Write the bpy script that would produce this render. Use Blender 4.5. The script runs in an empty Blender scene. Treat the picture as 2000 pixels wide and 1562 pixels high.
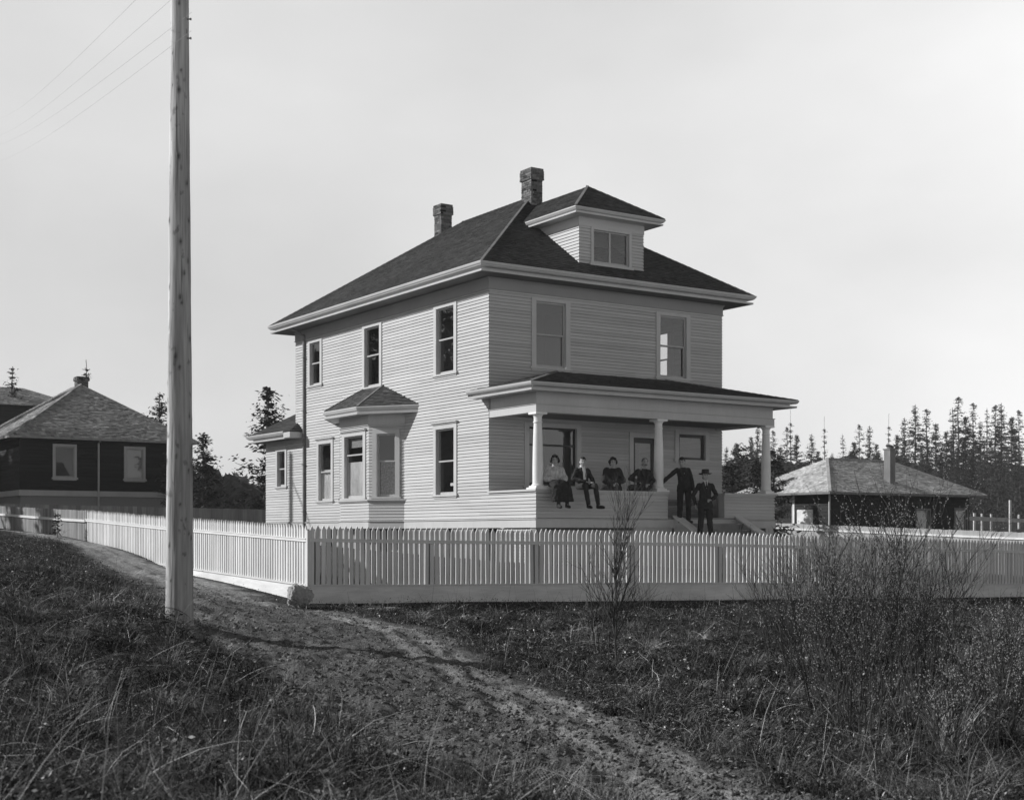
import bpy, bmesh, math, random
import numpy as np
from mathutils import Vector, Matrix
R = math.radians
C = bpy.context.scene.collection
scene = bpy.context.scene
# ------------------------------------------------------------------ camera, sky, sun, exposure
EYE = 1.9
F = 2671.25 / 2000.0
cam = bpy.data.cameras.new("camera"); cam_o = bpy.data.objects.new("camera", cam); C.objects.link(cam_o)
cam_o.location = (0, 0, EYE); cam_o.rotation_euler = (R(90), 0, 0)
cam.sensor_width = 36; cam.lens = 36 * F; cam.sensor_fit = 'HORIZONTAL'
cam.shift_y = (1043.0 - 781.0) / 2000.0
cam.clip_start = 0.1; cam.clip_end = 3000
cam.dof.use_dof = True; cam.dof.focus_distance = 25.0; cam.dof.aperture_fstop = 3.6
scene.camera = cam_o
TH = 0.985                                   # yaw of the house: front wall runs away to the right
AX = (math.sin(TH), math.cos(TH)); AY = (-math.cos(TH), math.sin(TH))
HX, HY = -0.5788, 34.5                        # near corner of the house body
sl = Vector((AX[0] - .82 * AY[0], AX[1] - .82 * AY[1], -.69)).normalized()   # direction sunlight travels
SUN_EL = math.asin(-sl.z); SUN_AZ = math.atan2(-sl.x, -sl.y)
sun = bpy.data.lights.new("sun", 'SUN'); sun_o = bpy.data.objects.new("sun", sun); C.objects.link(sun_o)
sun.energy = 4.6; sun.angle = R(0.55); sun.color = (1, 1, 1)
sun_o.rotation_euler = sl.to_track_quat('-Z', 'Y').to_euler(); sun_o.location = (-40, 0, 40)
w = bpy.data.worlds.new("World"); scene.world = w; w.use_nodes = True
nt = w.node_tree; nt.nodes.clear()
out = nt.nodes.new('ShaderNodeOutputWorld'); bg = nt.nodes.new('ShaderNodeBackground')
sky = nt.nodes.new('ShaderNodeTexSky'); sky.sky_type = 'NISHITA'; sky.sun_disc = False
sky.sun_elevation = SUN_EL; sky.sun_rotation = SUN_AZ; sky.air_density = 1.0; sky.dust_density = 1.5
CLEAR = .5; bw = nt.nodes.new('ShaderNodeRGBToBW'); nt.links.new(sky.outputs[0], bw.inputs[0])
tc = nt.nodes.new('ShaderNodeTexCoord'); nz = nt.nodes.new('ShaderNodeTexNoise'); nz.inputs['Scale'].default_value = 3.4
nz.inputs['Detail'].default_value = 6; nz.inputs['Roughness'].default_value = .45
mp = nt.nodes.new('ShaderNodeMapping'); mp.inputs['Scale'].default_value = (1, 1, 2.0)
nt.links.new(tc.outputs['Generated'], mp.inputs[0]); nt.links.new(mp.outputs[0], nz.inputs['Vector'])
# thin high cloud over the clear sky: even milky veil with soft mottling
rm = nt.nodes.new('ShaderNodeMapRange'); rm.inputs[1].default_value = .3; rm.inputs[2].default_value = .7
rm.inputs[3].default_value = 6.0; rm.inputs[4].default_value = 7.4
nt.links.new(nz.outputs[0], rm.inputs[0])
# cloud veil shaped ahead and low; unseen sky kept dark to dim shaded walls
sx = nt.nodes.new('ShaderNodeSeparateXYZ'); nt.links.new(tc.outputs['Generated'], sx.inputs[0])
def wmr(src, a, b, lo, hi):
    r = nt.nodes.new('ShaderNodeMapRange'); r.interpolation_type = 'SMOOTHSTEP'; r.inputs[1].default_value = a; r.inputs[2].default_value = b
    r.inputs[3].default_value = lo; r.inputs[4].default_value = hi; nt.links.new(src, r.inputs[0]); return r.outputs[0]
def wm(op, a, b):
    q = nt.nodes.new('ShaderNodeMath'); q.operation = op; nt.links.new(a, q.inputs[0])
    if isinstance(b, float): q.inputs[1].default_value = b
    else: nt.links.new(b, q.inputs[1])
    return q.outputs[0]
ahead = wm('MULTIPLY', wmr(sx.outputs[1], .55, .85, 0, 1), wmr(sx.outputs[2], .42, .75, 1, 0))
low = wmr(sx.outputs[2], .08, .38, .95, 0)
veil = wm('MAXIMUM', ahead, low)
clear = wm('MULTIPLY', bw.outputs[0], CLEAR)
mx = nt.nodes.new('ShaderNodeMix'); mx.data_type = 'FLOAT'; nt.links.new(veil, mx.inputs[0])
nt.links.new(clear, mx.inputs[2]); nt.links.new(wm('MULTIPLY', rm.outputs[0], wmr(sx.outputs[0], -.05, .40, 1.0, 1.32)), mx.inputs[3])
nt.links.new(mx.outputs[0], bg.inputs[0]); bg.inputs[1].default_value = 0.105
nt.links.new(bg.outputs[0], out.inputs[0])
scene.view_settings.view_transform = 'Standard'; scene.view_settings.look = 'None'
scene.view_settings.exposure = 0.0; scene.view_settings.gamma = 1.0
scene.cycles.max_bounces = 6; scene.cycles.transparent_max_bounces = 12

rng = random.Random(7)
# ------------------------------------------------------------------ materials
def mat(name, v, rough=.8, noise=None, bump=None, tone=0.0, spec=.3, gen=False):
    m = bpy.data.materials.new(name); m.use_nodes = True; t = m.node_tree; N = t.nodes; Lk = t.links
    b = N['Principled BSDF']; b.inputs['Roughness'].default_value = rough
    b.inputs['Specular IOR Level'].default_value = spec
    b.inputs['Base Color'].default_value = (v, v, v, 1)
    tcn = N.new('ShaderNodeTexCoord')
    val = N.new('ShaderNodeValue'); val.outputs[0].default_value = v; cur = val.outputs[0]
    def mul(a, sock):
        q = N.new('ShaderNodeMath'); q.operation = 'MULTIPLY'; Lk.new(a, q.inputs[0]); Lk.new(sock, q.inputs[1]); return q.outputs[0]
    for (sc, amt, det) in (noise or []):
        mp_ = N.new('ShaderNodeMapping'); mp_.inputs['Scale'].default_value = sc; Lk.new(tcn.outputs['Object'], mp_.inputs[0])
        n = N.new('ShaderNodeTexNoise'); n.inputs['Scale'].default_value = 1; n.inputs['Detail'].default_value = det
        Lk.new(mp_.outputs[0], n.inputs['Vector'])
        r = N.new('ShaderNodeMapRange'); r.inputs[1].default_value = .3; r.inputs[2].default_value = .7
        r.inputs[3].default_value = 1 - amt; r.inputs[4].default_value = 1 + amt; Lk.new(n.outputs[0], r.inputs[0])
        cur = mul(cur, r.outputs[0])
    if tone:
        a = N.new('ShaderNodeAttribute'); a.attribute_name = 'tone'
        r = N.new('ShaderNodeMapRange'); r.inputs[3].default_value = 1 - tone; r.inputs[4].default_value = 1 + tone
        r.clamp = False
        Lk.new(a.outputs['Fac'], r.inputs[0]); cur = mul(cur, r.outputs[0])
    Lk.new(cur, b.inputs['Base Color'])
    if bump:
        sc, st, dist = bump
        mp_ = N.new('ShaderNodeMapping'); mp_.inputs['Scale'].default_value = sc; Lk.new(tcn.outputs['Object'], mp_.inputs[0])
        n = N.new('ShaderNodeTexNoise'); n.inputs['Scale'].default_value = 1; n.inputs['Detail'].default_value = 6
        Lk.new(mp_.outputs[0], n.inputs['Vector'])
        bp = N.new('ShaderNodeBump'); bp.inputs['Strength'].default_value = st; bp.inputs['Distance'].default_value = dist
        Lk.new(n.outputs[0], bp.inputs['Height']); Lk.new(bp.outputs[0], b.inputs['Normal'])
    return m
def glassmat(name, ior=2.0, tint=.9):
    m = bpy.data.materials.new(name); m.use_nodes = True; t = m.node_tree; t.nodes.clear()
    o = t.nodes.new('ShaderNodeOutputMaterial'); mi = t.nodes.new('ShaderNodeMixShader')
    tr = t.nodes.new('ShaderNodeBsdfTransparent'); tr.inputs[0].default_value = (tint, tint, tint, 1)
    gl = t.nodes.new('ShaderNodeBsdfGlossy'); gl.inputs['Roughness'].default_value = .004
    fr = t.nodes.new('ShaderNodeFresnel'); gm = t.nodes.new('ShaderNodeNewGeometry'); im = t.nodes.new('ShaderNodeMapRange'); im.inputs[3].default_value = ior; im.inputs[4].default_value = 1 / ior
    t.links.new(gm.outputs['Backfacing'], im.inputs[0]); t.links.new(im.outputs[0], fr.inputs[0])
    tx = t.nodes.new('ShaderNodeTexCoord'); n = t.nodes.new('ShaderNodeTexNoise'); n.inputs['Scale'].default_value = 1.3
    bp = t.nodes.new('ShaderNodeBump'); bp.inputs['Strength'].default_value = .05; bp.inputs['Distance'].default_value = .03
    t.links.new(tx.outputs['Object'], n.inputs['Vector']); t.links.new(n.outputs[0], bp.inputs['Height'])
    t.links.new(bp.outputs[0], gl.inputs['Normal'])
    t.links.new(fr.outputs[0], mi.inputs[0]); t.links.new(tr.outputs[0], mi.inputs[1]); t.links.new(gl.outputs[0], mi.inputs[2])
    t.links.new(mi.outputs[0], o.inputs[0]); return m
M = {}
M['siding'] = mat('siding_paint', .47, .65, [((.5, .5, 9), .06, 3), ((3, 3, 60), .04, 2), ((.35, .35, .3), .06, 3)], ((2, 2, 90), .25, .004), .10)
M['trim'] = mat('trim_paint', .50, .55, [((1.2, 1.2, 1.2), .06, 4), ((14, 14, 3), .03, 2)], None, .05)
M['soffit'] = mat('soffit_eave_shade', .17, .7, [((.8, .8, .8), .08, 3)])  # darkened so the colour holds the shade under the eaves
M['sash'] = mat('sash_paint', .42, .5, [((4, 4, 4), .05, 2)])
M['dark_sash'] = mat('varnished_wood', .035, .35, [((8, 8, 2), .2, 3)])
M['shingle'] = mat('dark_shingle', .047, .85, [((.5, .5, .5), .22, 4), ((9, 9, 9), .18, 2)], None, .45)
M['shingle_pale'] = mat('grey_cedar_shingle', .48, .9, [((.6, .6, .6), .2, 4), ((6, 6, 6), .2, 3)], None, .35)
M['shingle_old'] = mat('weathered_shingle', .33, .9, [((.6, .6, .6), .25, 4), ((6, 6, 6), .2, 3)], None, .45)
M['frieze'] = mat('frieze_eave_shade', .29, .6, [((1.2, 1.2, 1.2), .06, 4)], None, .05)  # trim colour made darker, eave shadow put into it
M['column'] = mat('column_paint', .80, .5, [((3, 3, 3), .05, 3)])
M['hip'] = mat('hip_board', .17, .8, [((4, 4, 4), .2, 3)])
M['brick'] = mat('brick', .115, .9, [((14, 14, 14), .25, 3)], ((40, 40, 40), .4, .01), .75)
M['dark_wall'] = mat('dark_siding', .016, .8, [((.6, .6, 8), .25, 3)], None, .25)
M['interior'] = mat('interior_plaster', .30, .9)
M['interior_dark'] = mat('interior_dark', .28, .9)
M['floorwood'] = mat('porch_floor_wood', .22, .7, [((3, 3, 3), .2, 4)])
M['lattice'] = mat('lattice_paint', .42, .7, None, None, .06)
M['fence'] = mat('fence_paint', .63, .6, [((1.1, 1.1, .7), .08, 4), ((30, 30, 4), .05, 3)], ((30, 30, 5), .15, .003), .15)
M['rail'] = mat('rail_skylit', .70, .6, [((1.1, 1.1, .7), .06, 4)])  # fence colour lightened to stand for skylight on the rail cap
M['kick'] = mat('kickboard_paint', .76, .7, [((1.3, 1.3, 6), .12, 5), ((.4, .4, .4), .12, 4), ((3, 3, 30), .06, 2)], ((3, 3, 30), .15, .004), .05)
M['rawfence'] = mat('weathered_boards', .20, .85, [((1.2, 1.2, .8), .2, 4), ((20, 20, 2), .12, 3)], None, .3)
M['sidefence'] = mat('side_fence_paint', .36, .7, [((1.2, 1.2, .8), .06, 4), ((20, 20, 2), .05, 3)], None, .10)
M['palefence'] = mat('pale_boards', .42, .8, [((1.2, 1.2, .8), .08, 4), ((20, 20, 2), .05, 3)], None, .12)
M['greyfence'] = mat('grey_boards', .30, .85, [((1.2, 1.2, .8), .15, 4), ((20, 20, 2), .12, 3)], None, .25)
M['darkfence'] = mat('dark_boards', .045, .85, [((1.2, 1.2, .8), .2, 4)], None, .35)
M['glass'] = glassmat('window_glass')
M['curtain'] = mat('curtain_cloth', .80, .9, [((9, 9, 3), .15, 3)])
M['lace'] = mat('lace_cloth', .2, .9, [((22, 22, 22), .5, 2)])
M['shade'] = mat('roller_blind', .30, .8)
M['metal'] = mat('downspout_metal', .17, .5, [((3, 3, 20), .25, 2)])
M['stone'] = mat('boulder_stone', .30, .9, [((5, 5, 5), .22, 5), ((30, 30, 30), .12, 3)], ((14, 14, 14), .7, .03))
M['lumber'] = mat('lumber', .20, .85, [((3, 3, 25), .3, 4)], None, .35)
M['white'] = mat('white_paint', .72, .7, [((3, 3, 3), .15, 3)])

# ------------------------------------------------------------------ mesh builder
class MB:
    def __init__(s): s.v = []; s.f = []; s.t = []; s.m = []
    def poly(s, pts, t=.5, m=0):
        i = len(s.v); s.v += [tuple(p) for p in pts]; s.f.append(tuple(range(i, i + len(pts)))); s.t.append(t); s.m.append(m)
    def hexa(s, p, t=.5, m=0):           # 8 points: bottom 0-3, top 4-7
        i = len(s.v); s.v += [tuple(q) for q in p]
        for f in ((0, 3, 2, 1), (4, 5, 6, 7), (0, 1, 5, 4), (1, 2, 6, 5), (2, 3, 7, 6), (3, 0, 4, 7)):
            s.f.append(tuple(i + k for k in f)); s.t.append(t); s.m.append(m)
    def box(s, x0, x1, y0, y1, z0, z1, t=.5, m=0):
        s.hexa([(x0, y0, z0), (x1, y0, z0), (x1, y1, z0), (x0, y1, z0), (x0, y0, z1), (x1, y0, z1), (x1, y1, z1), (x0, y1, z1)], t, m)
    def beam(s, p, q, w, h, t=.5, m=0, up=(0, 0, 1)):
        p = Vector(p); q = Vector(q); d = (q - p).normalized(); u = Vector(up)
        a = d.cross(u).normalized() * w / 2; b = a.cross(d).normalized() * h / 2
        s.hexa([p - a - b, p + a - b, q + a - b, q - a - b, p - a + b, p + a + b, q + a + b, q - a + b], t, m)
    def tube(s, pts, rad, seg=6, t=.5, m=0, cap=True):
        pts = [Vector(p) for p in pts]; base = len(s.v); n = len(pts)
        if not hasattr(rad, '__len__'): rad = [rad] * n
        prev = None
        for k, p in enumerate(pts):
            d = (pts[min(k + 1, n - 1)] - pts[max(k - 1, 0)]).normalized()
            if prev is None:
                a = d.cross(Vector((0, 0, 1)));
                if a.length < .05: a = d.cross(Vector((1, 0, 0)))
                a.normalize()
            else:
                a = (prev - d * prev.dot(d)).normalized()
            prev = a; b = d.cross(a)
            for j in range(seg):
                an = 2 * math.pi * j / seg; s.v.append(tuple(p + (a * math.cos(an) + b * math.sin(an)) * rad[k]))
        for k in range(n - 1):
            for j in range(seg):
                j2 = (j + 1) % seg
                s.f.append((base + k * seg + j, base + k * seg + j2, base + (k + 1) * seg + j2, base + (k + 1) * seg + j)); s.t.append(t); s.m.append(m)
        if cap:
            s.f.append(tuple(base + j for j in range(seg))[::-1]); s.t.append(t); s.m.append(m)
            s.f.append(tuple(base + (n - 1) * seg + j for j in range(seg))); s.t.append(t); s.m.append(m)
    def lathe(s, cx, cy, prof, seg=24, t=.5, m=0):
        base = len(s.v)
        for (r, z) in prof:
            for j in range(seg):
                a = 2 * math.pi * j / seg; s.v.append((cx + r * math.cos(a), cy + r * math.sin(a), z))
        for k in range(len(prof) - 1):
            for j in range(seg):
                j2 = (j + 1) % seg
                s.f.append((base + k * seg + j, base + k * seg + j2, base + (k + 1) * seg + j2, base + (k + 1) * seg + j)); s.t.append(t); s.m.append(m)
    def ball(s, c, r, seg=12, rings=8, t=.5, m=0, rot=None):
        if not hasattr(r, '__len__'): r = (r, r, r)
        c = Vector(c); base = len(s.v)
        for k in range(rings + 1):
            ph = math.pi * k / rings
            for j in range(seg):
                a = 2 * math.pi * j / seg
                p = Vector((r[0] * math.sin(ph) * math.cos(a), r[1] * math.sin(ph) * math.sin(a), r[2] * math.cos(ph)))
                if rot: p = rot @ p
                s.v.append(tuple(c + p))
        for k in range(rings):
            for j in range(seg):
                j2 = (j + 1) % seg
                s.f.append((base + k * seg + j, base + (k + 1) * seg + j, base + (k + 1) * seg + j2, base + k * seg + j2)); s.t.append(t); s.m.append(m)
    def build(s, name, mats, parent=None, off=(0, 0, 0), smooth=False, weld=False):
        me = bpy.data.meshes.new(name); me.from_pydata(s.v, [], s.f)
        o = bpy.data.objects.new(name, me); C.objects.link(o)
        if not isinstance(mats, (list, tuple)): mats = [mats]
        for q in mats: me.materials.append(q)
        if len(mats) > 1: me.polygons.foreach_set('material_index', s.m)
        at = me.attributes.new('tone', 'FLOAT', 'FACE'); at.data.foreach_set('value', s.t)
        if any(off): me.transform(Matrix.Translation(off))
        if weld:
            b = bmesh.new(); b.from_mesh(me); bmesh.ops.remove_doubles(b, verts=b.verts, dist=1e-5); b.to_mesh(me); b.free()
        if smooth: me.polygons.foreach_set('use_smooth', [True] * len(me.polygons))
        me.update()
        if parent: o.parent = parent
        return o
def tag(o, label=None, cat=None, group=None, kind=None):
    for k, v_ in (('label', label), ('category', cat), ('group', group), ('kind', kind)):
        if v_: o[k] = v_
    return o
def empty(name, loc, rz=0, label=None, cat=None, group=None):
    o = bpy.data.objects.new(name, None); C.objects.link(o); o.location = loc; o.rotation_euler = (0, 0, rz)
    o.empty_display_size = .2
    return tag(o, label, cat, group)
def big(name, v, f, m, tone=None, smooth=False, parent=None, nv=4):
    """numpy mesh: v (n,3), f (m,nv)"""
    me = bpy.data.meshes.new(name); n = len(v); k = len(f)
    me.vertices.add(n); me.vertices.foreach_set('co', np.ascontiguousarray(v, dtype=np.float32).ravel())
    me.loops.add(k * nv); me.loops.foreach_set('vertex_index', np.ascontiguousarray(f, dtype=np.int32).ravel())
    me.polygons.add(k); me.polygons.foreach_set('loop_start', np.arange(0, k * nv, nv, dtype=np.int32))
    me.update(calc_edges=True)
    if tone is not None:
        at = me.attributes.new('tone', 'FLOAT', 'FACE'); at.data.foreach_set('value', np.ascontiguousarray(tone, dtype=np.float32))
    if smooth: me.polygons.foreach_set('use_smooth', [True] * k)
    me.materials.append(m)
    o = bpy.data.objects.new(name, me); C.objects.link(o)
    if parent: o.parent = parent
    return o

# ------------------------------------------------------------------ carpentry helpers (house-local metres, z relative to eye level)
class Fr:                                        # a wall plane: origin, direction, outward normal
    def __init__(s, O, t, n): s.O = O; s.t_ = t; s.n_ = n
    def p(s, a, z, n=0.0): return (s.O[0] + s.t_[0] * a + s.n_[0] * n, s.O[1] + s.t_[1] * a + s.n_[1] * n, z)
def fb(mb, fr, a0, a1, z0, z1, n0, n1, t=.5, m=0):
    mb.hexa([fr.p(a0, z0, n0), fr.p(a1, z0, n0), fr.p(a1, z0, n1), fr.p(a0, z0, n1), fr.p(a0, z1, n0), fr.p(a1, z1, n0), fr.p(a1, z1, n1), fr.p(a0, z1, n1)], t, m)
EXP = .0845; GROOVE = .015
def siding(mb, fr, a0, a1, z0, z1, openings=(), e0=1, e1=1, lip=.013, ex=EXP, zref=.384):
    k0 = math.floor((z0 - zref) / ex + 1e-6); k = k0
    while zref + k * ex < z1 - 1e-6:
        zb = zref + k * ex; zt = zb + ex; k += 1
        b = max(zb, z0); tt = min(zt, z1)
        cuts = {a0, a1}
        for (oa, ob, oc, od) in openings:
            if od > b and oc < tt:
                cuts.add(min(max(oa, a0), a1)); cuts.add(min(max(ob, a0), a1))
        cuts = sorted(cuts)
        bt = rng.random()
        for p, q in zip(cuts, cuts[1:]):
            if q - p < 1e-4: continue
            mid = (p + q) / 2; segs = [(b, tt)]
            for (oa, ob, oc, od) in openings:
                if oa < mid < ob:
                    ns = []
                    for (s0, s1) in segs:
                        if oc > s0: ns.append((s0, min(s1, oc)))
                        if od < s1: ns.append((max(s0, od), s1))
                    segs = [x for x in ns if x[1] - x[0] > 1e-4]
            for (s0, s1) in segs:
                f0 = lip * (1 - (s0 - zb) / ex); f1 = lip * (1 - (s1 - zb) / ex)
                # board pieces with butt joints
                x = p; joints = [p]
                while True:
                    x += 2.2 + 2.6 * rng.random()
                    if x > q - .6: break
                    joints.append(x)
                joints.append(q)
                for g0, g1 in zip(joints, joints[1:]):
                    A0 = g0 - (e0 * f0 if g0 == a0 else 0); A1 = g1 + (e1 * f0 if g1 == a1 else 0)
                    B0 = g0 - (e0 * f1 if g0 == a0 else 0); B1 = g1 + (e1 * f1 if g1 == a1 else 0)
                    tn = .5 + (rng.random() - .5) * .9
                    j = (rng.random() - .5) * .003
                    gr = GROOVE if abs(s0 - zb) < 1e-5 and s1 - s0 > GROOVE + .002 else 0.0
                    mb.poly([fr.p(A0, s0 + gr, f0 + j), fr.p(A1, s0 + gr, f0 + j), fr.p(B1, s1, f1), fr.p(B0, s1, f1)], tn)
                    if gr:
                        mb.poly([fr.p(A0, s0 + gr, f0 + j), fr.p(A1, s0 + gr, f0 + j), fr.p(g1, s0 + gr, -.020), fr.p(g0, s0 + gr, -.020)], tn)
                        mb.poly([fr.p(g0, s0, -.020), fr.p(g1, s0, -.020), fr.p(g1, s0 + gr, -.020), fr.p(g0, s0 + gr, -.020)], tn)
                        mb.poly([fr.p(g0, s0, -.020), fr.p(g1, s0, -.020), fr.p(g1, s0, .0), fr.p(g0, s0, .0)], tn)
def clip(poly, ax, val, keep_ge):
    outp = []
    for i in range(len(poly)):
        a = poly[i]; b = poly[(i + 1) % len(poly)]
        ia = (a[ax] >= val) if keep_ge else (a[ax] <= val); ib = (b[ax] >= val) if keep_ge else (b[ax] <= val)
        if ia: outp.append(a)
        if ia != ib:
            t = (val - a[ax]) / (b[ax] - a[ax]); outp.append((a[0] + (b[0] - a[0]) * t, a[1] + (b[1] - a[1]) * t))
    return outp
def roof_plane(mb, pts, ex=.125, w=.15, lip=.016, single=False, jit=.35):
    """pts: planar 3D polygon, first edge is the eave"""
    P0 = Vector(pts[0]); A = (Vector(pts[1]) - P0).normalized(); N = None
    N = A.cross(Vector(pts[-1]) - P0).normalized()
    if N.z < 0: N = -N
    S = N.cross(A)
    if S.z < 0: S = -S
    pl = [((Vector(p) - P0).dot(A), (Vector(p) - P0).dot(S)) for p in pts]
    smax = max(p[1] for p in pl); amin = min(p[0] for p in pl); amax = max(p[0] for p in pl)
    k = 0; s = min(0.0, min(p[1] for p in pl))
    while s < smax:
        strip = clip(clip(pl, 1, s, True), 1, s + ex, False)
        if len(strip) >= 3:
            x0 = min(p[0] for p in strip); x1 = max(p[0] for p in strip)
            x = x0 - rng.random() * w; rt = (rng.random() - .5) * .12
            while x < x1:
                ww = w * (.6 + .9 * rng.random()) if not single else 99
                c = clip(clip(strip, 0, max(x, x0), True), 0, min(x + ww, x1), False)
                if len(c) >= 3:
                    j = 1 + (rng.random() - .5) * 2 * jit; tn = min(1.3, max(-.2, .5 + rt + rng.gauss(0, .22)))
                    P = [P0 + A * q[0] + S * q[1] + N * (lip * j * (1 - (q[1] - s) / ex) + .002) for q in c]
                    mb.poly(P, tn)
                    lo = [q for q in c if abs(q[1] - s) < 1e-6]
                    if len(lo) >= 2:
                        lo.sort(); a_, b_ = lo[0], lo[-1]
                        pa = P0 + A * a_[0] + S * s; pb = P0 + A * b_[0] + S * s
                        mb.poly([pa, pb, pb + N * (lip * j + .002), pa + N * (lip * j + .002)], tn * .8)
                x += ww
        s += ex
def sheet(mb, pts, d=.02):                       # solid deck just under the shingles
    N = (Vector(pts[1]) - Vector(pts[0])).cross(Vector(pts[-1]) - Vector(pts[0])).normalized()
    if N.z < 0: N = -N
    mb.poly([Vector(p) - N * d for p in pts])
def hip_faces(x0, x1, y0, y1, z, m):
    if (y1 - y0) >= (x1 - x0):
        h = (x1 - x0) / 2; zc = z + m * h; cx = (x0 + x1) / 2
        a = (cx, y0 + h, zc); b = (cx, y1 - h, zc)
        return [[(x0, y0, z), (x1, y0, z), a], [(x0, y1, z), (x0, y0, z), a, b], [(x1, y0, z), (x1, y1, z), b, a], [(x1, y1, z), (x0, y1, z), b]], a, b
    h = (y1 - y0) / 2; zc = z + m * h; cy = (y0 + y1) / 2
    a = (x0 + h, cy, zc); b = (x1 - h, cy, zc)
    return [[(x0, y0, z), (x1, y0, z), b, a], [(x0, y1, z), (x0, y0, z), a], [(x1, y0, z), (x1, y1, z), b], [(x1, y1, z), (x0, y1, z), a, b]], a, b
def hipcap(mb, p, q, w=.065, h=.025):
    p = Vector(p); q = Vector(q); d = q - p; n = max(1, int(d.length / .2))
    for k in range(n):
        a = p + d * (k / n) + Vector((0, 0, .012)); b = p + d * ((k + 1.15) / n) + Vector((0, 0, .022))
        mb.beam(a, b, w, h, rng.random())
def cornice(mb, path, prof, side=1, closed=False, t=.5, wall=False):
    """extrude (out,z) profile along a 2D path with mitred corners"""
    n = len(path); offs = []
    def nrm(a, b):
        d = Vector((b[0] - a[0], b[1] - a[1])).normalized(); return Vector((d.y, -d.x)) * side
    for i in range(n):
        if closed or 0 < i < n - 1:
            n1 = nrm(path[i - 1], path[i]); n2 = nrm(path[i], path[(i + 1) % n]); m_ = (n1 + n2).normalized(); m_ = m_ / m_.dot(n1)
        else:
            m_ = nrm(path[0], path[1]) if i == 0 else nrm(path[-2], path[-1])
            if wall: m_ = Vector((0, 1 / m_.y))
        offs.append(m_)
    rows = [[(path[i][0] + offs[i].x * o, path[i][1] + offs[i].y * o, z) for (o, z) in prof] for i in range(n)]
    for i in range(n if closed else n - 1):
        a = rows[i]; b = rows[(i + 1) % n]
        for k in range(len(prof) - 1):
            mb.poly([a[k], b[k], b[k + 1], a[k + 1]], t)
    if not closed:
        mb.poly(rows[0], t); mb.poly(rows[-1][::-1], t)
def brick_stack(mb, x0, x1, y0, y1, z0, z1, bl=.2, bh=.068, corb=.035, corb_n=4):
    z = z0; k = 0; n = int((z1 - z0) / bh)
    while k < n:
        g = .0
        if n - corb_n - 1 <= k < n - 1: g = corb
        if k == n - 1: g = corb * .6
        X0, X1, Y0, Y1 = x0 - g, x1 + g, y0 - g, y1 + g
        mb.box(X0 + .012, X1 - .012, Y0 + .012, Y1 - .012, z, z + bh, .75)
        def run(a0, a1, fn):
            a = a0 - (bl / 2 if k % 2 else 0)
            while a < a1 - .01:
                s0 = max(a, a0); s1 = min(a + bl - .011, a1)
                if s1 - s0 > .02: fn(s0, s1, (rng.random() - .5) * .012, .5 + rng.gauss(0, .3))
                a += bl
        run(X0, X1, lambda a, b, j, t: mb.box(a, b, Y0 - j, Y0 + .05, z + .006, z + bh - .005, t))
        run(X0, X1, lambda a, b, j, t: mb.box(a, b, Y1 - .05, Y1 + j, z + .006, z + bh - .005, t))
        run(Y0 + .001, Y1 - .001, lambda a, b, j, t: mb.box(X0 - j - .001, X0 + .05, a, b, z + .0065, z + bh - .0055, t))
        run(Y0 + .001, Y1 - .001, lambda a, b, j, t: mb.box(X1 - .05, X1 + j + .001, a, b, z + .0065, z + bh - .0055, t))
        z += bh; k += 1
    mb.box(x0 + .07, x1 - .07, y0 + .07, y1 - .07, z - .02, z + .012, .1)
def curtain_mesh(fr, a0, a1, z0, z1, n, folds=14, amp=.02):
    mb = MB(); k = folds * 6
    for i in range(k):
        u0 = i / k; u1 = (i + 1) / k
        f = lambda u, s: n + amp * s * math.sin(u * folds * 2 * math.pi + .7 * math.sin(u * 9))
        mb.poly([fr.p(a0 + (a1 - a0) * u0, z0, f(u0, 1.3)), fr.p(a0 + (a1 - a0) * u1, z0, f(u1, 1.3)),
                 fr.p(a0 + (a1 - a0) * u1, z1, f(u1, .7)), fr.p(a0 + (a1 - a0) * u0, z1, f(u0, .7))])
    return mb
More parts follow.
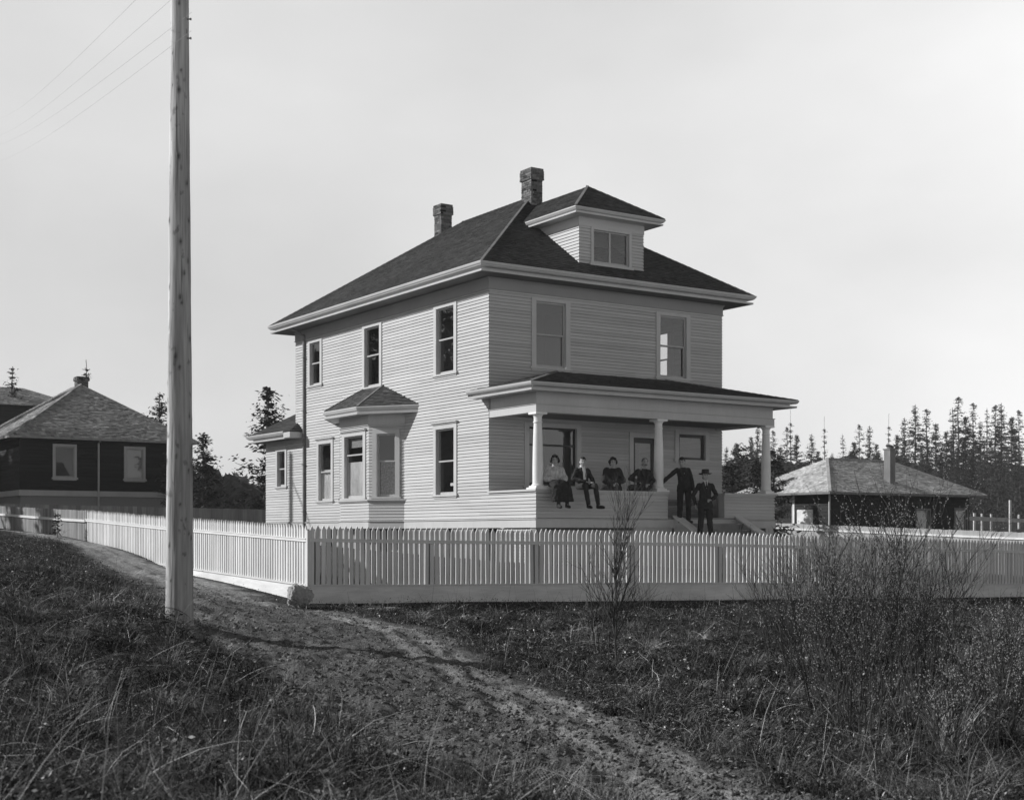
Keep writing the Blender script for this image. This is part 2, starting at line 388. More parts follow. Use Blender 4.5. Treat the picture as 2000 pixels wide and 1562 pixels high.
# window: casing is the part; sash, pane, curtain its sub-parts (or all under `par` when deeper nesting would be needed)
def window(par, fr, a0, a1, z0, z1, off, cw=.13, top=.07, rail=None, head=False, split=None, sashm='sash', name='window', flat=False, bot=.05, apron=True, cut=None, sw=.045, casm='trim'):
    mb = MB(); A0, A1, Z0, Z1 = a0 + cw, a1 - cw, z0 + bot, z1 - top
    fb(mb, fr, a0, A0, Z0, z1, -.01, .032); fb(mb, fr, A1, a1, Z0, z1, -.01, .032)
    fb(mb, fr, A0, A1, Z1, z1, -.01, .0315)
    fb(mb, fr, a0 - .05, a1 + .05, z0, Z0, -.12, .062)                 # sill
    fb(mb, fr, a0 + .01, a1 - .01, z0 - .045, z0, -.01, .028)          # apron
    if head:
        fb(mb, fr, a0 - .03, a1 + .03, z1, z1 + .03, -.01, .06); fb(mb, fr, a0 - .06, a1 + .06, z1 + .03, z1 + .055, -.01, .09)
    for (p, q) in ((A0 - .005, A0 + .012), (A1 - .012, A1 + .005)): fb(mb, fr, p, q, Z0, Z1, -.13, .03)
    fb(mb, fr, A0, A1, Z1 - .012, Z1 + .004, -.13, .03)
    cas = mb.build(name, M[casm], par, off)
    sp = par if flat else cas
    s = MB(); a, b, c, d = A0 + .012, A1 - .012, Z0, Z1 - .012
    panes = []
    def sash(a, b, c, d, n, s_w=sw, br=.07):
        fb(s, fr, a, a + s_w, c, d, n - .035, n); fb(s, fr, b - s_w, b, c, d, n - .035, n)
        fb(s, fr, a + s_w, b - s_w, d - s_w, d, n - .035, n); fb(s, fr, a + s_w, b - s_w, c, c + br, n - .035, n)
        panes.append((a + s_w, b - s_w, c + br, d - s_w, n - .02))
    if rail is not None:
        sash(a, b, rail - .02, d, -.035, br=.04); sash(a, b, c, rail + .02, -.072)
    elif split:
        xs = [a] + split + [b]
        for p, q in zip(xs, xs[1:]): sash(p, q, c, d, -.05)
    else: sash(a, b, c, d, -.05)
    sm = MB(); sm = s.build('sash', M[sashm], sp, off)
    g = MB()
    for (p, q, r, t_, n) in panes: g.poly([fr.p(p, r, n), fr.p(q, r, n), fr.p(q, t_, n), fr.p(p, t_, n)])
    g.build('pane', M['glass'], sp, off)
    return cas, (a, b, c, d)
def hole(w_): return (w_[0] + .04, w_[1] - .04, w_[2] - .01 + .01, w_[3] - .02)

# ================================================================== HOUSE
BZ = -.65                                       # local z of the house base
HOFF = (0, 0, -BZ)
house = empty('house', (HX, HY, EYE + BZ), math.pi / 2 - TH, 'large two-storey pale clapboard house with dark hip roof, dormer and columned porch', 'house')
# (local X axis must point along AX): rotation about z by angle of AX
house.rotation_euler = (0, 0, math.atan2(AX[1], AX[0]))
Wd, Ld, Dp, Lw = 7.85, 11.575, 2.09, 13.955
front = Fr((0, 0), (1, 0), (0, -1)); left = Fr((0, 0), (0, 1), (-1, 0)); right = Fr((Wd, 0), (0, 1), (1, 0)); back = Fr((0, Ld), (1, 0), (0, 1))
wf = dict(u1=(1.289, 2.514, 4.27, 6.10), u2=(5.426, 6.652, 4.27, 6.10), pw=(1.07, 2.87, 1.19, 2.88), sw=(6.10, 7.35, 2.02, 2.86), dr=(4.49, 5.56, .43, 2.75))
wl = dict(u3=(1.548, 2.735, 4.21, 6.10), u2=(5.69, 6.89, 4.24, 6.10), u1=(9.61, 10.62, 4.63, 6.10), l3=(1.54, 2.75, 1.0, 2.92), l1=(8.83, 9.98, .99, 2.92), wg=(12.25, 13.12, 1.52, 2.83))
wr = (2.1, 3.3, 4.27, 6.10)
bay_hole = (4.378, 8.03, .384, 3.57)
mb = MB()
siding(mb, front, 0, Wd, .384, 6.2, [hole(x) for x in wf.values()])
mb.build('wall', M['siding'], house, HOFF)
mb = MB()
siding(mb, left, -Dp, Lw, .384, 6.2, [hole(x) for x in wl.values()] + [(-Dp - .1, 0, 1.035, 7), (Ld, Lw + .1, 3.15, 7), bay_hole])
mb.build('wall', M['siding'], house, HOFF)
mb = MB(); siding(mb, right, 0, Ld, .384, 6.2, [hole(wr)]); mb.build('wall', M['siding'], house, HOFF)
mb = MB(); siding(mb, back, 0, Wd, 2.5, 6.2); mb.build('wall', M['siding'], house, HOFF)
# frieze boards with thin bed mould, upper
mb = MB()
for fr, L_ in ((front, Wd), (left, Ld), (right, Ld), (back, Wd)):
    fb(mb, fr, -.02 if fr in (front, back) else 0, L_ + (.02 if fr in (front, back) else 0), 6.215, 6.485, -.01, .0205 if fr in (front, back) else .02)
cornice(mb, [(0, Ld), (0, 0), (Wd, 0), (Wd, Ld)], [(0, 6.185), (.035, 6.19), (.04, 6.212), (.02, 6.216)], 1, True)
cornice(mb, [(0, Ld), (0, 0), (Wd, 0), (Wd, Ld)], [(.02, 6.40), (.03, 6.44), (.07, 6.484)], 1, True)
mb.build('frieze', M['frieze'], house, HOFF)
# soffit + eave
def eave(par, path, z, out, side, closed, parname='gutter', s=1.0):
    """soffit at height z, gutter line above"""
    mb = MB(); cornice(mb, path, [(-.02, z), (out - .06, z), (out - .06, z + .012), (-.02, z + .012)], side, closed)
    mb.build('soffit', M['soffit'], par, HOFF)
    mb = MB(); o = out
    cornice(mb, path, [(o - .07, z - .012), (o - .035, z - .012), (o - .03, z + .036), (o - .17, z + .038), (o - .17, z + .104), (o - .045, z + .106), (o - .035, z + .118),
                       (o - .01, z + .125), (o - .005, z + .142), (o + .02, z + .165), (o + .035, z + .205), (o + .035, z + .222), (o + .005, z + .222), (o - .02, z + .19), (o - .07, z + .19)], side, closed)
    mb.build(parname, M['trim'], par, HOFF)
faces, ra, rb = hip_faces(-.66, Wd + .66, -.66, Ld + .66, 6.70, .677)
mb = MB()
for f_ in faces: roof_plane(mb, f_)
for f_ in faces: sheet(mb, f_)
roof = mb.build('roof', M['shingle'], house, HOFF)
eave(roof, [(0, Ld), (0, 0), (Wd, 0), (Wd, Ld)], 6.50, .655, 1, True)
for nm, pth in (('hip_cap', [((-.66, -.66, 6.7), ra), ((Wd + .66, -.66, 6.7), ra), ((-.66, Ld + .66, 6.7), rb), ((Wd + .66, Ld + .66, 6.7), rb)]), ('ridge_cap', [(ra, rb)])):
    for (p, q) in pth:
        mb = MB(); hipcap(mb, p, q); mb.build(nm, M['hip'] if nm == 'hip_cap' else M['shingle'], roof, HOFF)
mb = MB(); brick_stack(mb, 3.63, 4.02, 3.42, 3.93, 9.2, 10.62); mb.build('chimney', M['brick'], roof, HOFF)
mb = MB(); brick_stack(mb, 3.84, 4.24, 8.86, 9.30, 8.6, 10.66); mb.build('chimney', M['brick'], roof, HOFF)
# interior: floors and partitions (what the windows look into)
mb = MB()
for z in (.40, 3.25, 6.35): mb.box(.03, Wd - .03, .03, Ld - .03, z, z + .03)
mb.box(.03, Wd - .03, 3.7, 3.8, .43, 6.35); mb.box(4.3, 4.4, .03, 3.7, .43, 6.35); mb.box(.03, Wd - .03, 7.9, 8.0, .43, 6.35); mb.box(4.3, 4.4, 3.8, 7.9, .43, 6.35)
mb.box(.03, 3.0, Ld, Lw, .4, .43); mb.box(3.0, 3.1, Ld, Lw, .4, 3.1)
mb.build('interior', M['interior_dark'], house, HOFF)
# windows
window(house, front, *wf['u1'], HOFF, rail=5.17)
window(house, front, *wf['u2'], HOFF, rail=5.195)
window(house, right, *wr, HOFF, rail=5.2)
cas, _ = window(house, front, *wf['pw'], HOFF, rail=None, sashm='dark_sash', bot=.07, top=.10)
mb = MB(); fb(mb, front, 1.2, 2.74, 2.285, 2.335, -.09, -.04); mb.build('transom_bar', M['dark_sash'], cas, HOFF)
window(house, front, *wf['sw'], HOFF, rail=None, sashm='dark_sash', sw=.085, top=.07)
c3, q3 = window(house, left, *wl['u3'], HOFF, rail=5.18)
c2_, q2 = window(house, left, *wl['u2'], HOFF, rail=5.20)
window(house, left, *wl['u1'], HOFF, rail=5.37)
cl3, q = window(house, left, *wl['l3'], HOFF, rail=1.94, head=True, top=.11)
mb = MB(); fb(mb, left, 1.75, 2.1, 1.28, 1.36, -.13, -.125); mb.build('notice', M['white'], cl3, HOFF)
cl1, q = window(house, left, *wl['l1'], HOFF, rail=1.93, head=True, top=.11)
curtain_mesh(left, 8.98, 9.83, 1.08, 2.0, -.125, 10, .012).build('curtain', M['curtain'], cl1, HOFF)
window(house, left, *wl['wg'], HOFF, rail=2.15, head=True, top=.09, cw=.12)
for ca, nn in ((c3, (1.68, 2.6, 4.26, 6.0)), ):
    pass
# front door
mb = MB(); a0, a1, z0, z1 = wf['dr']
fb(mb, front, a0, a0 + .13, z0, z1, -.01, .032); fb(mb, front, a1 - .13, a1, z0, z1, -.01, .032); fb(mb, front, a0 + .13, a1 - .13, z1 - .13, z1, -.01, .0315)
fb(mb, front, a0 + .12, a0 + .14, z0, z1 - .13, -.12, .03); fb(mb, front, a1 - .14, a1 - .12, z0, z1 - .13, -.12, .03)
fr_ = mb.build('door_frame', M['trim'], house, HOFF)
mb = MB(); A0, A1 = a0 + .14, a1 - .14
fb(mb, front, A0, A0 + .11, z0, z1 - .14, -.09, -.045); fb(mb, front, A1 - .11, A1, z0, z1 - .14, -.09, -.045)
fb(mb, front, A0 + .11, A1 - .11, z1 - .27, z1 - .14, -.09, -.045); fb(mb, front, A0 + .11, A1 - .11, z0, z0 + .75, -.09, -.047)
fb(mb, front, A0 + .2, A1 - .2, z0 + .2, z0 + .6, -.047, -.035)
dr = mb.build('door', M['dark_sash'], house, HOFF)
mb = MB(); mb.poly([front.p(A0 + .11, z0 + .75, -.07), front.p(A1 - .11, z0 + .75, -.07), front.p(A1 - .11, z1 - .27, -.07), front.p(A0 + .11, z1 - .27, -.07)]); mb.build('pane', M['glass'], dr, HOFF)
mb = MB(); mb.ball(front.p(A0 + .06, z0 + .95, -.01), .03); mb.tube([front.p(A0 + .06, z0 + .95, -.05), front.p(A0 + .06, z0 + .95, -.01)], .012); mb.build('door_knob', M['metal'], dr, HOFF, smooth=True)
# water table ledge and skirt band
mb = MB()
pth = [(0, Lw), (0, -Dp), (Wd, -Dp), (Wd, Ld)]
cornice(mb, pth, [(0, .16), (.022, .16), (.022, .352), (.05, .36), (.05, .378), (.018, .386), (0, .386)], 1)
mb.build('skirt_board', M['trim'], house, HOFF)
# foundation skirting: dark posts, gaps and boards
mb = MB(); a = -.02
zb = -.9
fb(mb, left, -Dp + .01, -Dp + .27, zb, .16, -.26, -.005)
mb.build('foundation_post', M['rawfence'], house, HOFF); mb = MB()
for (p, q, tn) in ((.05, .55, .6), (.75, 1.9, .5), (2.05, 2.6, .6), (2.6, 3.1, .4), (3.25, 4.6, .5), (5.9, 6.5, .45), (7.4, 8.6, .5), (9.4, 11.5, .5), (11.6, 13.9, .5)):
    x = p
    while x < q:
        fb(mb, left, x, min(x + .201, q), zb, .16, -.04 - rng.random() * .01, -.02, tn + rng.random() * .25); x += .2
    mb.build('foundation_skirting', M['rawfence'], house, HOFF); mb = MB()
mb = MB(); mb.box(.25, Wd - .1, .5, Ld - .2, -1.1, .15)
mb.build('foundation', M['interior_dark'], house, HOFF)
# downspout
mb = MB()
mb.tube([left.p(10.85, 6.3, .05), left.p(10.85, -.5, .05)], .045, 8)
for z in (5.6, 3.9, 2.2, .7): fb(mb, left, 10.79, 10.91, z, z + .03, 0, .11)
mb.tube([left.p(10.85, 6.3, .05), left.p(10.85, 6.42, .3), left.p(10.85, 6.52, .56)], .04, 8)
mb.build('downspout', M['metal'], house, HOFF)
# ---------------- rear wing
mb = MB(); siding(mb, Fr((0, Lw), (1, 0), (0, 1)), 0, 3.6, .384, 3.15); mb.build('wall', M['siding'], house, HOFF)
fcs, a_, b_ = hip_faces(-.5, 5.0, 10.93, Lw + .5, 3.27, .6)
mb = MB()
y0, y1 = 10.93, Lw + .5; h = .5
# clip the forward return so it stays outside the main wall
zz = lambda d: 3.27 + .6 * d
L1 = [(-.5, y1, 3.27), (-.5, y0, 3.27), (-.001, y0 + .499, zz(.499)), (-.001, y1 - .499, zz(.499))]
Fp = [(-.5, y0, 3.27), (-.001, y0, 3.27), (-.001, y0 + .499, zz(.499))]
mid = (y1 - 11.6) / 2
Lp2 = [(-.001, y1 - .499, zz(.499)), (-.001, 11.6, zz(.499)), (1.2, 11.6, zz(1.7)), (1.2, y1 - 1.7, zz(1.7))]
Bp = [(4, y1, 3.27), (-.5, y1, 3.27), (1.2, y1 - 1.7, zz(1.7)), (4, y1 - 1.7, zz(1.7))]
for f_ in (L1, Fp, Lp2, Bp): roof_plane(mb, f_); sheet(mb, f_)
wr_ = mb.build('roof', M['shingle'], house, HOFF)
eave(wr_, [(3.5, Lw), (0, Lw), (0, 11.43)], 3.07, .49, 1, False)
mb = MB(); mb.box(-.49, .0, 10.95, 11.43, 3.07, 3.085); mb.box(-.46, -.01, 10.94, 10.985, 3.08, 3.25); mb.box(-.5, -.46, 10.94, 11.43, 3.08, 3.25); mb.build('eave_return', M['trim'], wr_, HOFF)
# ---------------- bay window
bx = .63; B = [(0, 4.378), (-bx, 5.30), (-bx, 7.12), (0, 8.04)]
def frame2(p, q):
    d = Vector((q[0] - p[0], q[1] - p[1])); L = d.length; d.normalize(); return Fr(p, (d.x, d.y), (-d.y, d.x)), L
bf = [frame2(B[i], B[i + 1]) for i in range(3)]
mb = MB()
wc = (.17, bf[1][1] - .17, .99, 2.93); ws = (.14, bf[0][1] - .12, 1.0, 2.93)
for i, (fr, L_) in enumerate(bf):
    w_ = wc if i == 1 else ws
    siding(mb, fr, 0, L_, .384, 3.12, [hole(w_)], e0=.3 if i else 0, e1=.3 if i < 2 else 0)
bay = mb.build('bay_window', M['siding'], house, HOFF)
mb = MB()
cornice(mb, B, [(0, 3.10), (.024, 3.10), (.024, 3.36), (0, 3.36)], -1, wall=True); cornice(mb, B, [(0, 3.06), (.05, 3.07), (.05, 3.095), (.0, 3.10)], -1, wall=True)
mb.build('bay_frieze', M['trim'], bay, HOFF); mb = MB()
cornice(mb, B, [(0, .90), (.03, .90), (.07, .95), (.07, .985), (.0, .99)], -1, wall=True)
mb.build('bay_sill', M['trim'], bay, HOFF); mb = MB()
cornice(mb, B, [(0, .34), (.022, .34), (.05, .36), (.05, .378), (0, .386)], -1, wall=True)
cornice(mb, B, [(-.01, .16), (.022, .16), (.022, .345), (-.01, .345)], -1, wall=True)
mb.poly([(B[0][0], B[0][1], .17), (B[1][0], B[1][1], .17), (B[2][0], B[2][1], .17), (B[3][0], B[3][1], .17)])
mb.build('bay_trim', M['trim'], bay, HOFF)
for i, (fr, L_) in enumerate(bf):
    window(bay, fr, *(wc if i == 1 else ws), HOFF, rail=2.28 if i == 1 else 2.05, flat=True, name='window_frame', top=.1, cw=.15 if i == 1 else .13, head=(i == 1))
curtain_mesh(bf[1][0], .36, bf[1][1] - .36, 1.07, 2.08, -.125, 15, .012).build('curtain', M['curtain'], bay, HOFF)
curtain_mesh(bf[0][0], .28, bf[0][1] - .26, 1.07, 2.03, -.125, 6, .006).build('curtain', M['lace'], bay, HOFF)
mb = MB(); fb(mb, bf[1][0], .34, bf[1][1] - .34, 2.5, 2.86, -.155, -.15); mb.build('blind', M['shade'], bay, HOFF)
mb = MB(); mb.box(-.5, .02, 5.2, 7.2, .36, .40); mb.box(-.5, .02, 5.2, 7.2, 3.1, 3.14); mb.build('floor', M['interior_dark'], bay, HOFF)
# bay roof
bo = .45; ze = 3.57
import itertools
def offs2(path, o):
    res = []
    for i in range(1, len(path) - 1):
        n1 = Vector((-(path[i][1] - path[i - 1][1]), path[i][0] - path[i - 1][0])).normalized(); n2 = Vector((-(path[i + 1][1] - path[i][1]), path[i + 1][0] - path[i][0])).normalized()
        m_ = (n1 + n2).normalized(); m_ = m_ / m_.dot(n1); res.append((path[i][0] + m_.x * o, path[i][1] + m_.y * o))
    return res
E1, E2 = offs2(B, bo); W1 = (0, 3.57); W2 = (0, 8.85); A1 = (0, 5.63, 4.26); A2 = (0, 6.79, 4.26)
mb = MB()
for f_ in ([(W1[0], W1[1], ze), (E1[0], E1[1], ze), A1], [(E1[0], E1[1], ze), (E2[0], E2[1], ze), A2, A1], [(E2[0], E2[1], ze), (W2[0], W2[1], ze), A2]):
    roof_plane(mb, f_, ex=.10); sheet(mb, f_)
br = mb.build('bay_roof', M['shingle'], bay, HOFF)
br.data.materials[0] = mat('bay_shingle', .075, .85, [((.8, .8, .8), .25, 4), ((9, 9, 9), .2, 2)], None, .5)
mb = MB(); hipcap(mb, (E1[0], E1[1], ze), A1, .07, .02); mb.build('hip_cap', M['hip'], bay, HOFF)
mb = MB(); hipcap(mb, (E2[0], E2[1], ze), A2, .07, .02); mb.build('hip_cap', M['hip'], bay, HOFF)
mb = MB()
cornice(mb, B, [(0, 3.36), (bo - .03, 3.36), (bo - .03, 3.375), (0, 3.375)], -1, wall=True)
cornice(mb, [B[0], B[1], B[2], B[3]], [(bo - .05, 3.35), (bo - .01, 3.35), (bo, 3.41), (bo - .05, 3.42), (bo - .05, 3.45), (bo, 3.46), (bo + .03, 3.53), (bo + .03, 3.56), (bo - .05, 3.56)], -1, wall=True)
mb.build('gutter', M['trim'], bay, HOFF)
# ---------------- dormer
dx0, dx1 = 2.817, 4.985; dfr = Fr((dx0, 0), (1, 0), (0, -1)); dl = Fr((dx0, 0), (0, 1), (-1, 0)); drr = Fr((dx1, 0), (0, 1), (1, 0))
mb = MB(); dw = (.38, 1.75, 7.13, 8.16)
siding(mb, dfr, 0, dx1 - dx0, 7.05, 8.14, [hole(dw)]); siding(mb, dl, 0, 1.95, 7.05, 8.14); siding(mb, drr, 0, 1.95, 7.05, 8.14)
for fr, L_ in ((dfr, dx1 - dx0), (dl, 1.95), (drr, 1.95)): fb(mb, fr, 0 if fr is not dfr else -.02, L_ + (.02 if fr is dfr else 0), 8.14, 8.40, -.01, .0205 if fr is dfr else .02, .45)
dm = mb.build('dormer', M['siding'], house, HOFF)
window(dm, dfr, *dw, HOFF, split=[1.06], flat=True, name='window_frame', cw=.075, top=.06, bot=.07, sw=.032, sashm='sash')
mb = MB(); fb(mb, dfr, .3, 1.9, 7.1, 8.3, -1.2, -1.15); mb.build('interior', M['interior_dark'], dm, HOFF)
ex0, ex1, ey, mz, msl = dx0 - .42, dx1 + .42, -.42, 8.53, .664
hc = (ex0 + ex1) / 2; hh = (ex1 - ex0) / 2; ap = (hc, ey + hh, mz + msl * hh); yv = (mz - 6.7) / .677 - .66 + .05; yr = (ap[2] - 6.7) / .677 - .66 + .05
mb = MB()
for f_ in ([(ex0, ey, mz), (ex1, ey, mz), ap], [(ex0, yv, mz), (ex0, ey, mz), ap, (hc, yr, ap[2])], [(ex1, ey, mz), (ex1, yv, mz), (hc, yr, ap[2]), ap]):
    roof_plane(mb, f_, ex=.11); sheet(mb, f_)
mb.build('dormer_roof', M['shingle'], dm, HOFF)
mb = MB(); hipcap(mb, (ex0, ey, mz), ap, .07, .02); mb.build('hip_cap', M['hip'], dm, HOFF)
mb = MB(); hipcap(mb, (ex1, ey, mz), ap, .07, .02); mb.build('hip_cap', M['hip'], dm, HOFF)
_sv = HOFF
mb = MB(); z = 8.38; o = .415; pt = [(dx0, 1.9), (dx0, 0), (dx1, 0), (dx1, 1.9)]
cornice(mb, pt, [(-.01, z), (o - .03, z), (o - .03, z + .01), (-.01, z + .01)], 1)
cornice(mb, pt, [(o - .06, z - .01), (o - .03, z - .01), (o - .025, z + .03), (o - .07, z + .033), (o - .07, z + .06), (o - .02, z + .065), (o + .02, z + .12), (o + .02, z + .145), (o - .06, z + .145)], 1)
mb.build('gutter', M['trim'], dm, HOFF)
# ---------------- porch
mb = MB(); mb.box(.02, Wd - .02, -Dp + .02, -.02, .385, .43)
for k in range(1, 28): mb.box(.02, Wd - .02, -Dp + .02 + k * .074, -Dp + .022 + k * .074 + .001, .4301, .4305, .1)
porch = mb.build('porch', M['floorwood'], house, HOFF)
SL, SR = 4.075, 6.033
pf = Fr((0, -Dp), (1, 0), (0, -1))
def rail_wall(fr, a0, a1, e0, e1):
    mb = MB(); siding(mb, fr, a0, a1, .384, 1.035, e0=e0, e1=e1, zref=.384)
    inner = Fr(fr.p(0, 0, -.2)[:2], fr.t_, (-fr.n_[0], -fr.n_[1])); siding(mb, inner, a0 + (.2 if e0 else 0), a1, .43, 1.035, e0=0, e1=0)
    return mb
mb = rail_wall(pf, 0, SL, 1, 0)
fb(mb, pf, SL, SL + .012, .384, 1.035, -.21, .016); mb.build('railing_wall', M['siding'], porch, HOFF)
mb = rail_wall(pf, SR, Wd, 0, 1); fb(mb, pf, SR - .012, SR, .384, 1.035, -.21, .016); mb.build('railing_wall', M['siding'], porch, HOFF)
mb = MB(); pr = Fr((Wd, -Dp), (0, 1), (1, 0)); siding(mb, pr, 0, Dp, .384, 1.035); siding(mb, Fr((Wd - .2, -Dp), (0, 1), (-1, 0)), .2, Dp, .43, 1.035, e0=0, e1=0); mb.build('railing_wall', M['siding'], porch, HOFF)
mb = MB(); siding(mb, Fr((.2, -Dp), (0, 1), (1, 0)), .2, Dp, .43, 1.035, e0=0, e1=0); mb.build('railing_wall', M['siding'], porch, HOFF)
mb = MB()
for (x0, x1) in ((-.055, SL + .03), (SR - .03, Wd + .055)): mb.box(x0, x1, -Dp - .055, -Dp + .255, 1.036, 1.085)
mb.box(-.055, .255, -Dp + .256, .015, 1.036, 1.0845); mb.box(Wd - .255, Wd + .055, -Dp + .256, -.01, 1.036, 1.0845)
for (x0, x1) in ((-.02, SL), (SR, Wd + .02)): mb.box(x0, x1, -Dp - .026, -Dp - .0, 1.0, 1.0355)
mb.build('cap_rail', M['trim'], porch, HOFF)
for cx in (.16, 3.92, 7.69):
    cy = -Dp + .16; mb = MB()
    mb.box(cx - .2, cx + .2, cy - .2, cy + .2, 1.0855, 1.125)
    mb.box(cx - .155, cx + .155, cy - .155, cy + .155, 1.126, 1.165)
    prof = [(.02, 1.165), (.15, 1.166), (.158, 1.18), (.15, 1.198), (.135, 1.203), (.128, 1.215)]
    for k in range(13):
        t = k / 12; prof.append((.128 - .006 * t + .004 * math.sin(t * math.pi) - .024 * t ** 1.8, 1.22 + t * 1.46))
    prof += [(.112, 2.685), (.115, 2.70), (.112, 2.715), (.098, 2.72), (.098, 2.80), (.103, 2.83), (.125, 2.865), (.14, 2.885)]
    mb.lathe(cx, cy, prof, 28)
    mb.box(cx - .165, cx + .165, cy - .165, cy + .165, 2.885, 2.934)
    o = mb.build('column', M['column'], porch, HOFF, weld=True)
# beam and frieze
for nm, i0, o0, z0, z1 in (('beam', .26, .0, 2.935, 3.115), ('frieze', .24, -.03, 3.135, 3.43)):
    mb = MB()
    mb.box(-o0, Wd + o0, -Dp - o0, -Dp + i0, z0, z1); mb.box(-o0, i0, -Dp + i0, -.018 if nm == 'beam' else -.018, z0, z1 - .0005); mb.box(Wd - i0, Wd + o0, -Dp + i0, -.018, z0, z1 - .0005)
    if nm == 'beam': cornice(mb, [(0, -.018), (0, -Dp), (Wd, -Dp), (Wd, -.018)], [(-.05, 3.1155), (.018, 3.1155), (.022, 3.128), (.0, 3.134), (-.05, 3.134)], 1)
    mb.build(nm, M['trim'], porch, HOFF)
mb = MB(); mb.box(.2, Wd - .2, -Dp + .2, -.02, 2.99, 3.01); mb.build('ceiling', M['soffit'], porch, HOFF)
yb = -Dp - .45; zp = 3.60; ms = .248
mb = MB()
for f_ in ([(-.45, yb, zp), (Wd + .45, yb, zp), (Wd + .45 - 2.54, -.001, zp + ms * 2.54), (-.45 + 2.54, -.001, zp + ms * 2.54)],
           [(-.45, -.001, zp), (-.45, yb, zp), (-.45 + 2.54, -.001, zp + ms * 2.54)],
           [(-.45, .37, zp), (-.45, -.001, zp), (-.021, -.001, zp + ms * .43), (-.021, .37, zp + ms * .43)],
           [(Wd + .45, yb, zp), (Wd + .45, -.001, zp), (Wd + .45 - 2.54, -.001, zp + ms * 2.54)],
           [(Wd + .45, -.001, zp), (Wd + .45, .37, zp), (Wd + .021, .37, zp + ms * .43), (Wd + .021, -.001, zp + ms * .43)]):
    roof_plane(mb, f_, ex=.115); sheet(mb, f_)
pr_ = mb.build('porch_roof', M['shingle'], porch, HOFF)
mb = MB(); hipcap(mb, (-.45, yb, zp), (2.09, 0, zp + ms * 2.54), .08, .02); mb.build('hip_cap', M['hip'], porch, HOFF)
mb = MB(); hipcap(mb, (Wd + .45, yb, zp), (Wd + .45 - 2.54, 0, zp + ms * 2.54), .08, .02); mb.build('hip_cap', M['hip'], porch, HOFF)
mb = MB(); z = 3.42; o = .44; pt = [(0, .36), (0, -Dp), (Wd, -Dp), (Wd, .36)]
cornice(mb, pt, [(-.01, z), (o - .04, z), (o - .04, z + .01), (-.01, z + .01)], 1, t=.3)
cornice(mb, pt, [(o - .06, z - .015), (o - .02, z - .015), (o - .01, z + .036), (o - .15, z + .038), (o - .15, z + .092), (o - .025, z + .094), (o + .0, z + .11), (o + .025, z + .15), (o + .03, z + .185), (o - .05, z + .185)], 1)
mb.build('gutter', M['trim'], porch, HOFF)
# lattice under porch
def lattice(fr, a0, a1, z0, z1, n):
    mb = MB(); fb(mb, fr, a0, a1, z1 - .05, z1, n - .03, n + .01); fb(mb, fr, a0, a0 + .05, z0, z1 - .05, n - .03, n + .01); fb(mb, fr, a1 - .05, a1, z0, z1 - .05, n - .03, n + .01)
    x = a0 + .07
    while x < a1 - .06: fb(mb, fr, x, x + .035, z0, z1 - .05, n - .012, n, rng.random()); x += .075
    z = z0
    while z < z1 - .07: fb(mb, fr, a0 + .05, a1 - .05, z, z + .035, n - .026, n - .0125, rng.random()); z += .075
    return mb
lattice(left, -1.85, -.3, -.9, .13, -.05).build('lattice', M['lattice'], porch, HOFF)
lattice(pf, .25, 3.0, -.95, .10, -.08).build('lattice', M['lattice'], porch, HOFF)
lattice(pf, 6.75, Wd - .3, -1.0, .10, -.08).build('lattice', M['lattice'], porch, HOFF)
mb = MB(); mb.box(.02, .25, -Dp + .02, -Dp + .25, -1, .16); mb.box(Wd - .3, Wd - .02, -Dp + .02, -Dp + .3, -1.1, .16); mb.box(3.0, SL + .2, -Dp + .03, -Dp + .06, -1, .16)
mb.build('pier', M['trim'], porch, HOFF)
mb = MB(); mb.box(.3, Wd - .3, -1.6, -1.5, -1.0, .38); mb.build('underfloor', M['interior_dark'], porch, HOFF)
